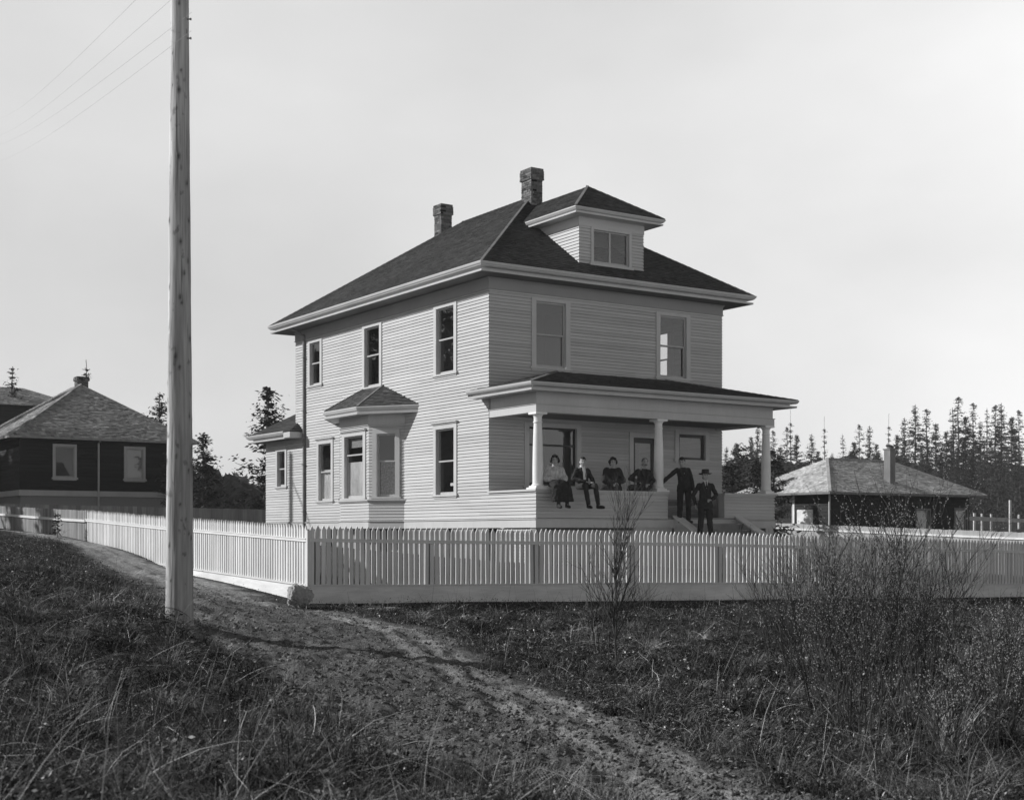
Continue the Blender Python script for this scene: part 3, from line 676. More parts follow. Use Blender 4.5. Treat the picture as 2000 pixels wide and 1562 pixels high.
# steps
mb = MB(); nst = 7
for k in range(nst):
    z = .28 - .15 * k; y1_ = -Dp - .30 * k; mb.box(4.48, 6.40, y1_ - .33, y1_, z - .04, z, rng.random()); mb.box(4.48, 6.40, y1_ - .30, y1_ - .28, z - .15, z - .041, .4)
mb.box(4.48, 6.40, -Dp - .02, -Dp - .001, .28, .43)
mb.build('steps', M['floorwood'], porch, HOFF)
for cx0 in (4.26, 6.40):
    mb = MB(); y0_ = -Dp - .02; y1_ = -Dp - 2.3; sl_ = .5
    zt = lambda y: .44 + (y - y0_) * sl_
    cf = Fr((cx0 + .02, y1_), (0, 1), (-1, 0))
    # stepped clapboards clipped under the sloping cap
    z = -.95
    while z < .40:
        ya = max(y1_, y0_ + (z + EXP - .44) / sl_); ya2 = max(y1_, y0_ + (z - .44) / sl_)
        if ya < y0_:
            p = cx0 + .02
            mb.poly([(p - .014, ya2, z), (p - .014, y0_, z), (p, y0_, z + EXP), (p, ya, z + EXP)], rng.random()); mb.poly([(p - .014, ya2, z), (p - .014, y0_, z), (p, y0_, z), (p, ya2, z)], .3)
        z += EXP
    mb.poly([(cx0 + .2, y1_, -1), (cx0 + .2, y0_, -1), (cx0 + .2, y0_, zt(y0_)), (cx0 + .2, y1_, zt(y1_))])
    mb.poly([(cx0 + .02, y1_, -1), (cx0 + .2, y1_, -1), (cx0 + .2, y1_, zt(y1_)), (cx0 + .02, y1_, zt(y1_))])
    ck = mb.build('step_cheek', M['siding'], porch, HOFF)
    mb = MB(); mb.hexa([(cx0 - .02, y1_ - .03, zt(y1_ - .03)), (cx0 + .24, y1_ - .03, zt(y1_ - .03)), (cx0 + .24, y0_, zt(y0_)), (cx0 - .02, y0_, zt(y0_)),
                        (cx0 - .02, y1_ - .03, zt(y1_ - .03) + .045), (cx0 + .24, y1_ - .03, zt(y1_ - .03) + .045), (cx0 + .24, y0_, zt(y0_) + .045), (cx0 - .02, y0_, zt(y0_) + .045)])
    o = mb.build('cheek_cap', M['white'], porch, HOFF)
# stack of planks on the porch floor
pile = empty('lumber_pile', (0, 0, 0), 0, 'untidy stack of rough planks on the porch floor behind the two standing men', 'lumber')
pile.location = house.matrix_basis @ Vector((5.3, -1.1, .43 - BZ)); pile.rotation_euler = house.rotation_euler
z = .0
for k in range(7):
    mb = MB(); hgt = .045 + .05 * rng.random(); x0 = -.95 + .25 * rng.random(); x1 = .75 + .25 * rng.random(); y = (rng.random() - .5) * .12; tilt = (rng.random() - .5) * .03
    mb.hexa([(x0, y - .16, z), (x1, y - .16 + tilt, z), (x1, y + .16, z), (x0, y + .16, z), (x0, y - .16, z + hgt), (x1, y - .16 + tilt, z + hgt + tilt), (x1, y + .16, z + hgt + tilt), (x0, y + .16, z + hgt)], rng.random())
    mb.build('plank', M['lumber'], pile); z += hgt + .012

# ================================================================== TERRAIN HEIGHTS (z relative to eye)
def pt(u, d): return (u - 1000) / 2671.25 * d
def zv(v, d): return (1043 - v) / 2671.25 * d
def rbf_fit(P):
    P = np.array(P, float); n = len(P); xy = P[:, :2]
    r = np.hypot(xy[:, None, 0] - xy[None, :, 0], xy[:, None, 1] - xy[None, :, 1])
    K = np.sqrt(r * r + .3); A = np.zeros((n + 3, n + 3)); A[:n, :n] = K - np.eye(n) * .3; A[:n, n] = 1; A[:n, n + 1:] = xy; A[n, :n] = 1; A[n + 1:, :n] = xy.T
    c = np.linalg.solve(A, np.r_[P[:, 2], 0, 0, 0]); return xy, c
def rbf(fit, x, y):
    xy, c = fit; sh = x.shape; x = x.ravel(); y = y.ravel(); z = c[-3] + c[-2] * x + c[-1] * y
    for i in range(len(xy)): z = z + c[i] * np.sqrt((x - xy[i, 0]) ** 2 + (y - xy[i, 1]) ** 2 + .3)
    return z.reshape(sh)
FC = (-3.855, 26.0); AF = R(59.5); AL = R(-34.6)
def fpt(t): return (FC[0] + t * math.sin(AF), FC[1] + t * math.cos(AF))
def lpt(t): return (FC[0] + t * math.sin(AL), FC[1] + t * math.cos(AL))
ctrl = [(FC[0], FC[1], -1.30), (pt(582, 25), 25.0, -1.36), (pt(640, 25.5), 25.3, -1.38), (pt(530, 25.6), 25.6, -1.30)]
for t, z in ((3.3, -1.355), (8.4, -1.46), (14.6, -1.57), (20.1, -1.65), (26, -1.75)): ctrl.append((*fpt(t), z))
for t, z in ((2.6, -1.12), (5.9, -.93), (7.5, -.80), (13.3, -.21), (16.9, -.02), (21.4, .14), (27, .35)): ctrl.append((*lpt(t), z))
ctrl += [(pt(350, 18.6), 18.6, -1.17), (pt(500, 18.6), 18.2, -1.46), (pt(640, 18.5), 18.3, -1.53), (pt(800, 18.2), 18.2, -1.62), (pt(932, 18.1), 18.1, -1.78),
         (3, 18, -1.9), (7, 18, -1.95), (12, 20, -2.0), (7, 24, -1.75), (14, 28, -1.8), (0, 24, -1.58),
         (0, 10.3, -1.92), (3.5, 10, -1.95), (-3.7, 10, -1.55), (-2.2, 12, -1.68), (0, 5, -1.72), (-3, 5.5, -1.42), (3, 5.5, -1.75), (0, 0, -1.66),
         (-6.8, 18.6, -.98), (-9, 25, -.62), (-11, 32, -.15), (-7, 13, -1.15), (-14, 38, .1), (-20, 42, .45), (-30, 40, .7), (-20, 20, -.3),
         (20, 25, -2.0), (30, 40, -1.9), (25, 12, -2.1),
         (-25, 62, 1.0), (-12, 66, .8), (0, 70, .2), (15, 62, -1.25), (28, 68, -1.1), (25, 52, -1.6), (-40, 60, 1.2), (45, 60, -1.4),
         (-60, 130, 2.2), (0, 130, 1.5), (60, 130, 1.3), (120, 250, 2.5), (-120, 250, 3.5), (0, 300, 3)]
GF = rbf_fit(ctrl)
def vnoise(x, y, seed=0):
    def h(i, j):
        n = (i * 374761393 + j * 668265263 + seed * 1442695041) & 0xffffffff
        n = ((n ^ (n >> 13)) * 1274126177) & 0xffffffff
        return ((n ^ (n >> 16)) & 0xffff) / 65535.0
    xi = np.floor(x).astype(np.int64); yi = np.floor(y).astype(np.int64); fx = x - xi; fy = y - yi
    fx = fx * fx * (3 - 2 * fx); fy = fy * fy * (3 - 2 * fy)
    return (h(xi, yi) * (1 - fx) + h(xi + 1, yi) * fx) * (1 - fy) + (h(xi, yi + 1) * (1 - fx) + h(xi + 1, yi + 1) * fx) * fy
def fbm(x, y, o=4, seed=0):
    s = 0; a = .5; t = 0
    for k in range(o): s = s + a * vnoise(x * 2 ** k, y * 2 ** k, seed + k * 17); t += a; a *= .5
    return s / t
# dirt road: edges as ground points along its course
def unz(u, v, z): d = 2671.25 * z / (1043 - v); return (pt(u, d), d)
RL = [unz(1480, 1700, -1.9), unz(1020, 1550, -1.9), unz(750, 1475, -1.86), unz(560, 1375, -1.74), unz(450, 1310, -1.58), (pt(385, 18.5), 18.5), (pt(330, 22.5), 22.5), (pt(230, 28), 28), (pt(120, 34), 34), (pt(-40, 41), 41)]
RR = [unz(2150, 1700, -1.9), unz(1490, 1530, -1.92), unz(1200, 1395, -1.88), unz(1010, 1325, -1.83), unz(850, 1255, -1.72), unz(660, 1195, -1.4), (pt(560, 24.5), 25), (pt(375, 30), 30.4), (pt(190, 35.5), 36), (pt(10, 43), 43)]
road_poly = RL + RR[::-1]
def inpoly(x, y, poly):
    ins = np.zeros(x.shape, bool); n = len(poly)
    for i in range(n):
        x1, y1 = poly[i]; x2, y2 = poly[(i + 1) % n]
        c = ((y1 > y) != (y2 > y)); xx = (x2 - x1) * (y - y1) / (y2 - y1 + 1e-12) + x1; ins ^= c & (x < xx)
    return ins
def dpoly(x, y, line):
    d = np.full(x.shape, 1e9)
    for (x1, y1), (x2, y2) in zip(line, line[1:]):
        dx, dy = x2 - x1, y2 - y1; t = np.clip(((x - x1) * dx + (y - y1) * dy) / (dx * dx + dy * dy + 1e-9), 0, 1)
        d = np.minimum(d, np.hypot(x - x1 - t * dx, y - y1 - t * dy))
    return d
RC = [((a[0] + b[0]) / 2, (a[1] + b[1]) / 2) for a, b in zip(RL, RR)]
def roadmask(x, y):
    wob = (fbm(x * 1.6, y * 1.6, 3, 5) - .5) * 1.1 + (fbm(x * 6, y * 6, 2, 6) - .5) * .7
    ins = inpoly(x, y, road_poly); d = np.minimum(dpoly(x, y, RL), dpoly(x, y, RR)); sd = np.where(ins, d, -d) + wob * .5
    return np.clip(sd / .5 + .5, 0, 1)
def bank(x, y):      # loose bank left of the road
    d = dpoly(x, y, RL); ins = inpoly(x, y, [(-40, 0)] + [(-2, -5)] + RL + [(-40, 42)])
    return np.where(ins, np.clip(d / .8, 0, 1), 0) * np.clip((20.5 - y) / 3, 0, 1)
YARD = [lpt(22), lpt(0), fpt(0), fpt(22.4), (fpt(22.4)[0] + 22 * math.sin(AL), fpt(22.4)[1] + 22 * math.cos(AL))]
def ground_z(x, y):
    x = np.asarray(x, float); y = np.asarray(y, float)
    z = rbf(GF, x, y); rm_ = roadmask(x, y); near = np.clip((45 - y) / 20, 0, 1)
    edge = np.clip(np.minimum(dpoly(x, y, RL), dpoly(x, y, RR)) / 1.4, .15, 1)
    z = z + (1 - rm_) * near * edge * ((fbm(x * .9, y * .9, 4, 1) - .5) * .26 + (fbm(x * 2.3, y * 2.3, 3, 19) - .5) * .15 + (fbm(x * 5, y * 5, 3, 9) - .5) * .10)
    z = z + rm_ * near * ((fbm(x * 1.3, y * 1.3, 3, 2) - .5) * .10 + (fbm(x * 6, y * 6, 4, 3) - .5) * .10 + (fbm(x * 14, y * 11, 2, 13) - .5) * .04)
    z = z + bank(x, y) * (.02 + .16 * fbm(x * 1.5, y * 1.5, 3, 21))
    wb_ = (fbm(x * .7, y * .7, 3, 66) - .5) * .5; am_ = np.clip(fbm(x * 1.1, y * 1.1, 3, 67) * 2.6 - .75, 0, 1.3)
    dl_ = dpoly(x, y, RL) + wb_; dr_ = dpoly(x, y, RR) + wb_
    for dd, off in ((dl_, .55), (dr_, .55), (dr_, .95)):
        z = z + am_ * (- .05 * np.exp(-((dd - off) / .13) ** 2) * rm_ * near + .035 * np.exp(-((dd - off - .24) / .12) ** 2) * rm_ * near)
    # keep level against the fences
    df = dpoly(x, y, [lpt(24), lpt(0), fpt(0), fpt(28)])
    z0 = rbf(GF, x, y); k = np.clip(df / .8, 0, 1); z = z0 + (z - z0) * k
    ins = inpoly(x, y, YARD)
    return np.where(ins, np.minimum(z, z0 - .15), z)
# main ground sheet: rows thin out with distance
ys = [3.0]; 
while ys[-1] < 48: ys.append(ys[-1] + max(.035, .0032 * ys[-1]))
while ys[-1] < 560: ys.append(ys[-1] * 1.05)
ys = np.array(ys); us = np.linspace(-.62, .62, 640)
us = np.r_[np.linspace(-1.2, -.63, 12), us, np.linspace(.63, 1.2, 12)]
YY, UU = np.meshgrid(ys, us, indexing='ij'); XX = UU * np.maximum(YY, 5); ZZ = ground_z(XX, YY)
ZZ = np.where(YY > 300, 3 + (YY - 300) * .012, ZZ)
nr, nc = XX.shape; V = np.stack([XX, YY, ZZ + EYE], -1).reshape(-1, 3)
I = np.arange(nr * nc).reshape(nr, nc); Fq = np.stack([I[:-1, :-1], I[:-1, 1:], I[1:, 1:], I[1:, :-1]], -1).reshape(-1, 4)
RM = roadmask(XX, YY)
m = bpy.data.materials.new('soil'); m.use_nodes = True; N = m.node_tree.nodes; Lk = m.node_tree.links; b = N['Principled BSDF']
b.inputs['Roughness'].default_value = 1; b.inputs['Specular IOR Level'].default_value = .1
geo = N.new('ShaderNodeNewGeometry')
def nzn(scale, det, rough=.6):
    n = N.new('ShaderNodeTexNoise'); n.inputs['Scale'].default_value = scale; n.inputs['Detail'].default_value = det; n.inputs['Roughness'].default_value = rough
    Lk.new(geo.outputs['Position'], n.inputs['Vector']); return n
def ramp(src, a, b_, lo, hi):
    r = N.new('ShaderNodeMapRange'); r.inputs[1].default_value = a; r.inputs[2].default_value = b_; r.inputs[3].default_value = lo; r.inputs[4].default_value = hi; Lk.new(src, r.inputs[0]); return r.outputs[0]
def mth(op, a, b_):
    q = N.new('ShaderNodeMath'); q.operation = op
    for i, s_ in enumerate((a, b_)):
        if isinstance(s_, float): q.inputs[i].default_value = s_
        else: Lk.new(s_, q.inputs[i])
    return q.outputs[0]
at = N.new('ShaderNodeAttribute'); at.attribute_name = 'road'
n1 = nzn(1.1, 6); n2 = nzn(9, 6, .7); n3 = nzn(45, 4, .7)
rc = mth('MULTIPLY', ramp(n1.outputs[0], .35, .68, .125, .205), ramp(n2.outputs[0], .3, .7, .5, 1.5))
rc = mth('MULTIPLY', rc, ramp(n3.outputs[0], .3, .7, .6, 1.4))
gc = mth('MULTIPLY', ramp(n1.outputs[0], .35, .65, .018, .045), ramp(n2.outputs[0], .3, .7, .5, 1.5))
rt = N.new('ShaderNodeAttribute'); rt.attribute_name = 'rut'
rc = mth('MULTIPLY', rc, ramp(rt.outputs['Fac'], 0, 1, 1.0, 2.2))
mxx = N.new('ShaderNodeMix'); mxx.data_type = 'FLOAT'; Lk.new(at.outputs['Fac'], mxx.inputs[0]); Lk.new(gc, mxx.inputs[2]); Lk.new(rc, mxx.inputs[3])
Lk.new(mxx.outputs[0], b.inputs['Base Color'])
bp = N.new('ShaderNodeBump'); bp.inputs['Strength'].default_value = 1; bp.inputs['Distance'].default_value = .09; hsum = mth('ADD', n2.outputs[0], mth('MULTIPLY', n3.outputs[0], .45)); Lk.new(hsum, bp.inputs['Height']); Lk.new(bp.outputs[0], b.inputs['Normal'])
ground = big('ground', V, Fq, m, smooth=True); tag(ground, kind='structure')
a_ = ground.data.attributes.new('road', 'FLOAT', 'POINT'); a_.data.foreach_set('value', RM.astype(np.float32).ravel())
wb_ = (fbm(XX * .7, YY * .7, 3, 66) - .5) * .5; dr_ = dpoly(XX, YY, RR) + wb_; dl_ = dpoly(XX, YY, RL) + wb_
rut = np.maximum(np.exp(-((dr_ - .3) / .16) ** 2), np.maximum(.8 * np.exp(-((dr_ - .8) / .14) ** 2), .8 * np.exp(-((dl_ - .12) / .12) ** 2))) * RM
path_ = np.clip((YY - 24) / 4, 0, 1) * RM
rut = np.clip(np.maximum(rut * (.4 + .9 * fbm(XX * 1.2, YY * 1.2, 3, 8)), path_), 0, 1)
a_ = ground.data.attributes.new('rut', 'FLOAT', 'POINT'); a_.data.foreach_set('value', rut.astype(np.float32).ravel())
# yard inside the fence (retained by the kickboard)
yc = [(*fpt(0), -.98), (*fpt(8), -1.10), (*fpt(20), -1.32), (*lpt(6), -.72), (*lpt(13), -.42), (*lpt(22), .1), (HX, HY, -.66), (1.3, 32.5, -.75), (8, 37, -.95), (-7, 44, -.3), (4, 52, -.3), (0, 47, -.3), (12, 44, -1.0), (-12, 50, .3), (0, 62, 0.1), (15, 55, -.8)]
YF = rbf_fit(yc)
def yard_z(x, y):
    return rbf(YF, np.asarray(x, float), np.asarray(y, float)) + (fbm(np.asarray(x) * 1.2, np.asarray(y) * 1.2, 3, 4) - .5) * .08
T, S_ = np.meshgrid(np.linspace(0.03, 23, 160), np.linspace(.03, 22, 150), indexing='ij')
X2 = FC[0] + T * math.sin(AF) + S_ * math.sin(AL); Y2 = FC[1] + T * math.cos(AF) + S_ * math.cos(AL); Z2 = yard_z(X2, Y2)
nr, nc = X2.shape; I = np.arange(nr * nc).reshape(nr, nc); Fq = np.stack([I[:-1, :-1], I[:-1, 1:], I[1:, 1:], I[1:, :-1]], -1).reshape(-1, 4)
M['yard'] = mat('yard_soil', .045, 1, [((1, 1, 1), .3, 4), ((9, 9, 9), .5, 4)], ((8, 8, 8), .8, .05))
yard = big('yard', np.stack([X2, Y2, Z2 + EYE], -1).reshape(-1, 3), Fq, M['yard'], smooth=True); tag(yard, kind='structure')

# ================================================================== FENCES
def run_fence(name, label, group, dirang, t0, t1, zrail, bay=2.45, kick=True, first=.0):
    """picket fence from FC along dirang; zrail(t) rail height; facing side -n"""
    s, c = math.sin(dirang), math.cos(dirang)
    root = empty(name, (FC[0] + s * t0, FC[1] + c * t0, EYE + float(zrail(t0)) - 1.15), 0, label, 'fence', group)
    ox, oy, oz = root.location
    nx, ny = (c, -s) if dirang > 0 else (-c, s)              # towards the street
    if dirang < 0: nx, ny = -c, s
    def P(t, n, z): return (FC[0] + s * t + nx * n - ox, FC[1] + c * t + ny * n - oy, EYE + z - oz)
    def slab(mb, ta, tb, n0, n1, za0, za1, zb0, zb1, tn=.5):
        mb.hexa([P(ta, n0, za0), P(tb, n0, zb0), P(tb, n1, zb0), P(ta, n1, za0), P(ta, n0, za1), P(tb, n0, zb1), P(tb, n1, zb1), P(ta, n1, za1)], tn)
    edges = [t0]
    while edges[-1] + bay < t1: edges.append(edges[-1] + bay)
    edges.append(t1); sp = .1165
    t = t0 + .05 + first
    for a, b_ in zip(edges, edges[1:]):
        za, zb_ = float(zrail(a)), float(zrail(b_))
        mb = MB(); zf = lambda q: za + (zb_ - za) * (q - a) / (b_ - a)
        while t < b_ - .04:
            z = zf(t); hw = (.0405 if dirang > 0 else .035) + (rng.random() - .5) * .004; zt = z + .285 + (rng.random() - .5) * .024; zb2 = z - .84; tn = rng.random()
            lean = (rng.random() - .5) * .018; n1 = .026 if dirang < 0 else .022; n0 = .0
            pts = [(t - hw, zb2), (t + hw, zb2), (t + hw + lean, zt - .085), (t + lean, zt), (t - hw + lean, zt - .085)]
            f1 = [P(q, n1, zz_) for q, zz_ in pts]; f0 = [P(q, n0, zz_) for q, zz_ in pts]
            mb.poly(f1, tn); mb.poly(f0[::-1], tn)
            for k in range(5):
                k2 = (k + 1) % 5; mb.poly([f0[k], f0[k2], f1[k2], f1[k]], tn)
            t += sp + (rng.random() - .5) * .004
        mb.build('picket_panel', M['fence'], root)
        mb = MB(); slab(mb, a, b_, .0265, .052, za - .032, za + .018, zb_ - .032, zb_ + .018); slab(mb, a, b_, .0265, .066, za + .019, za + .036, zb_ + .019, zb_ + .036); mb.build('top_rail', M['rail'], root)
        mb = MB(); slab(mb, a, b_, -.03, .055, za - .875, za - .841, zb_ - .875, zb_ - .841); mb.build('bottom_rail', M['fence'], root)
        if kick:
            mb = MB(); slab(mb, a, b_, -.02, .03, za - 1.30, za - .876, zb_ - 1.30, zb_ - .876, rng.random()); mb.build('kickboard', M['kick'], root)
        mb = MB(); slab(mb, a + .02, a + .13, -.12, -.01, za - 1.2, za + .02, za - 1.2, za + .02); mb.build('post', M['rawfence'], root)
    if dirang > 0:
        mb = MB(); slab(mb, -.055, .04, -.03, .045, float(zrail(0)) - .875, float(zrail(0)) + .19, float(zrail(0)) - .875, float(zrail(0)) + .19); mb.build('corner_post', M['fence'], root)
    return root
zr_f = lambda t: np.interp(t, [0, 3.27, 8.4, 20.1, 30], [-.113, -.166, -.215, -.47, -.64])
zr_l = lambda t: np.interp(t, [0, 5.9, 7.5, 13.3, 16.9, 21.4, 26], [-.113, .084, .133, .373, .47, .626, .76])
run_fence('picket_fence', 'long shaded white picket fence with kickboard between the brush and the porch', None, AF, 0.0, 22.3, zr_f)
run_fence('picket_fence', 'sunlit white picket fence running back along the dirt track from the corner boulder', None, AL, 0.04, 13.5, zr_l, first=.03)
# grey continuation, side fence, rear dark fence
def board_fence(name, label, P0, ang, L, ztop, hgt, m, side, bw_=.14, rail=None, cap=False, gap=.004, facelow=True, railm=None):
    s, c = math.sin(ang), math.cos(ang); nx, ny = (c * side, -s * side)
    root = empty(name, (P0[0], P0[1], EYE + float(ztop(0)) - hgt), 0, label, 'fence'); oz = root.location.z
    def P(t, n, z): return (s * t + nx * n, c * t + ny * n, EYE + z - oz)
    mb = MB(); t = 0
    while t < L:
        z = float(ztop(t)) + (rng.random() - .5) * .02; w_ = bw_ * (.9 + .2 * rng.random()); j = rng.random() * .006; t2 = min(t + w_, L)
        mb.hexa([P(t, 0, z - hgt), P(t2 - gap, 0, z - hgt), P(t2 - gap, .02 + j, z - hgt), P(t, .02 + j, z - hgt), P(t, 0, z), P(t2 - gap, 0, z), P(t2 - gap, .02 + j, z), P(t, .02 + j, z)], rng.random()); t += w_
    mb.build('board_panel', m, root)
    k = 0
    while k < L:
        k2 = min(k + 2.5, L); za, zb_ = float(ztop(k)), float(ztop(k2))
        if rail is not None:
            mb = MB(); mb.hexa([P(k, .0275, za - rail - .07), P(k2, .0275, zb_ - rail - .07), P(k2, .075, zb_ - rail - .07), P(k, .075, za - rail - .07), P(k, .0275, za - rail), P(k2, .0275, zb_ - rail), P(k2, .075, zb_ - rail), P(k, .075, za - rail)])
            mb.build('rail', railm or m, root)
        mb = MB(); mb.hexa([P(k, -.1, za - hgt), P(k + .1, -.1, za - hgt), P(k + .1, -.002, za - hgt), P(k, -.002, za - hgt), P(k, -.1, za - .05), P(k + .1, -.1, za - .05), P(k + .1, -.002, za - .05), P(k, -.002, za - .05)]); mb.build('post', m, root)
        k += 2.5
    return root
board_fence('board_fence', 'grey board fence beyond the white pickets at the far end of the track', lpt(13.52), AL, 13, lambda t: float(zr_l(13.5 + t)) + .27, 1.3, M['rawfence'], -1, .11, rail=.25, railm=M['fence'])  # boards a darker tone than the pickets, rail in the picket colour
p1 = (13.77 + .5, 37.0); 
pS = (19.5, 48.7)
board_fence('board_fence', 'sunlit pale solid board fence in front of the right bungalow', pS, R(-33.6), 17, lambda t: float(np.interp(t, [0, 1.6, 14.3, 24], [.02, .07, .50, .8])), 1.6, M['sidefence'], -1, .17, rail=.20, railm=M['white'])
pR = (pt(-40, 48), 48.0)
board_fence('board_fence', 'dark weathered board fence in front of the bungalow at left', (-19.2, 47.0), TH, 17, lambda t: 1.08 - .01 * t, 1.6, M['greyfence'], 1, .16)

# ================================================================== BOULDER, SMALL STONES
def stone(name, loc, r, label, seed, m, cat='rock', sub=4, noise=.28):
    b = bmesh.new(); bmesh.ops.create_icosphere(b, subdivisions=sub, radius=1)
    q = random.Random(seed); planes = [(Vector((q.gauss(0, 1), q.gauss(0, 1), q.gauss(0, 1))).normalized(), .58 + .27 * q.random()) for _ in range(15)]
    for v_ in b.verts:
        d = v_.co.copy()
        for n_, h_ in planes:
            k = d.dot(n_)
            if k > h_: d -= n_ * (k - h_)
        d += v_.co.normalized() * noise * .12 * (math.sin(v_.co.x * 9 + seed) * math.sin(v_.co.y * 8) + .6 * math.sin(v_.co.z * 17 + v_.co.x * 13))
        v_.co = Vector((d.x * r[0], d.y * r[1], d.z * r[2]))
    me = bpy.data.meshes.new(name); b.to_mesh(me); b.free(); me.materials.append(m)
    o = bpy.data.objects.new(name, me); C.objects.link(o); o.location = loc
    return tag(o, label, cat)
bxx, byy = pt(582, 25.3), 25.35
stone('boulder', (bxx, byy, EYE - 1.16), (.29, .27, .33), 'pale half-sunlit boulder at the corner of the picket fence', 8, M['stone'], noise=.6)
def gz(x, y): return float(ground_z(np.array([x]), np.array([y]))[0])
def og(u, v):
    ds = np.linspace(6, 33, 1500); xs = (u - 1000) / 2671.25 * ds; g = ground_z(xs, ds); r_ = (1043 - v) / 2671.25 * ds
    k = int(np.argmax(r_ <= g)); return float(xs[k]), float(ds[k]), float(g[k])
M['palestone'] = mat('pale_stone', .55, .9, [((9, 9, 9), .15, 4)])
for i, (u, v, r_, lb, mm) in enumerate([(905, 1211, .075, 'small white stone lying on dark soil in front of the fence', 'palestone'), (1382, 1254, .11, 'round grey stone half hidden in the brush below the porch steps', 'stone'),
                                  (1580, 1302, .12, 'pale broken stone among stems left of the big willow', 'stone'), (722, 1181, .04, 'tiny white pebble near the kickboard at left', 'palestone'), (1220, 1210, .06, 'small stone at the foot of the bare sapling', 'stone')]):
    x, y, z = og(u, v); stone('stone', (x, y, EYE + z + r_ * .55), (r_, r_ * .9, r_ * .65), lb, 11 + i, M[mm], 'stone', 2)
x, y, z = og(745, 1192); mb = MB(); mb.hexa([(-.28, -.03, 0), (.26, -.02, .0), (.26, .03, 0), (-.28, .03, 0), (-.28, -.03, .02), (.26, -.02, .02), (.26, .03, .02), (-.28, .03, .02)])
o = mb.build('board_scrap', M['palestone']); o.location = (x, y, EYE + z + .03); o.rotation_euler = (.05, -.04, .2); tag(o, 'short pale board scrap lying on the soil before the fence', 'board')

# ================================================================== UTILITY POLE AND WIRES
px, py = pt(351, 18.6), 18.6
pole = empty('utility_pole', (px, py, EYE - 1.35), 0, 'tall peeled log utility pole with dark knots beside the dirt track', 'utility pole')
m = bpy.data.materials.new('pole_wood'); m.use_nodes = True; N = m.node_tree.nodes; Lk = m.node_tree.links; b = N['Principled BSDF']; b.inputs['Roughness'].default_value = .8; b.inputs['Specular IOR Level'].default_value = .2
tcn = N.new('ShaderNodeTexCoord')
def ns(scale, det):
    mp_ = N.new('ShaderNodeMapping'); mp_.inputs['Scale'].default_value = scale; Lk.new(tcn.outputs['Object'], mp_.inputs[0]); n = N.new('ShaderNodeTexNoise'); n.inputs['Scale'].default_value = 1; n.inputs['Detail'].default_value = det; Lk.new(mp_.outputs[0], n.inputs['Vector']); return n.outputs[0]
f1 = ramp(ns((30, 30, 1.2), 5), .3, .7, .72, 1.2); f2 = ramp(ns((5, 5, .7), 3), .3, .7, .7, 1.25); f3 = ramp(ns((48, 48, .7), 3), .63, .69, 1, .35); f4 = ramp(ns((9, 9, 5), 4), .62, .7, 1, .55)
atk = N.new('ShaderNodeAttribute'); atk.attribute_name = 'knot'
cc = mth('MULTIPLY', mth('MULTIPLY', f1, f2), mth('MULTIPLY', mth('MULTIPLY', f3, f4), .30)); cc = mth('MULTIPLY', cc, ramp(atk.outputs['Fac'], 0, 1, 1, .10)); aps = N.new('ShaderNodeAttribute'); aps.attribute_name = 'pale_flank'; cc = mth('MULTIPLY', cc, ramp(aps.outputs['Fac'], 0, 1, 1.15, 1.9))
Lk.new(cc, b.inputs['Base Color'])
bp = N.new('ShaderNodeBump'); bp.inputs['Strength'].default_value = .6; bp.inputs['Distance'].default_value = .01; Lk.new(ns((45, 45, 2.5), 5), bp.inputs['Height']); Lk.new(bp.outputs[0], b.inputs['Normal'])
nz_, ns_ = 330, 72; Hh = 10.5
zz_ = np.linspace(-.4, Hh, nz_); aa = np.linspace(0, 2 * np.pi, ns_, endpoint=False); ZG, AG = np.meshgrid(zz_, aa, indexing='ij')
rad = np.interp(ZG, [-.4, 0, .4, 2, 8.4, Hh], [.215, .19, .183, .172, .122, .115])
rr = rad * (1 + .05 * (fbm(AG * 1.3 + 9, ZG * .8, 3, 31) - .5) * 2 + .02 * (fbm(np.cos(AG) * 5 + 20, ZG * 3 + np.sin(AG) * 5 + 20, 3, 32) - .5) * 2)
# left flank of the shaft coloured paler, with a broken groove at its edge
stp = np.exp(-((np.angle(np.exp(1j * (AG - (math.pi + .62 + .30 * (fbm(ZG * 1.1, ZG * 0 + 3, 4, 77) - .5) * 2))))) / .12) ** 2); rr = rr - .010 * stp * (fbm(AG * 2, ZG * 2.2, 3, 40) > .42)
knot = np.zeros_like(rr); q = random.Random(5)
kn = [(-1.5 + .1, 7.35, .9), (-1.45, 6.45, 1), (-1.25, 5.3, .7), (-1.3, 4.55, .7), (-1.7, 3.75, 1), (-1.35, 3.6, .6), (-.6, 6.1, .6), (-.35, 5.6, .5), (-.5, 5.05, .5), (-.3, 4.0, .8), (-.4, 2.95, .6), (-2.6, 5.6, .9), (-2.55, 4.7, .8), (-2.7, 2.7, .9), (-2.75, 1.9, .8), (-1.3, 1.75, .4), (-.35, 1.3, .5), (-1.6, 2.4, .4), (-2.2, 1.2, .6), (-2.9, 3.4, .7)]
for _ in range(45): kn.append((q.random() * 6.28 - 3.14, q.random() * 9.3, .22 + .4 * q.random()))
for (ka, kz, ks) in kn:
    da = np.angle(np.exp(1j * (AG - ka))) * rad; g = np.exp(-(da / (.022 * ks + .006)) ** 2 - ((ZG - kz) / (.045 * ks + .008)) ** 2); knot = np.maximum(knot, g); rr = rr + .008 * ks * g
    knot = np.maximum(knot, .5 * ks * np.exp(-(da / .012) ** 2 - ((ZG - kz) / (.14 * ks)) ** 2))
V = np.stack([rr * np.cos(AG), rr * np.sin(AG), ZG + .0], -1)
V[..., 0] += .006 * V[..., 2] * 0 - .0 ; V = V.reshape(-1, 3)
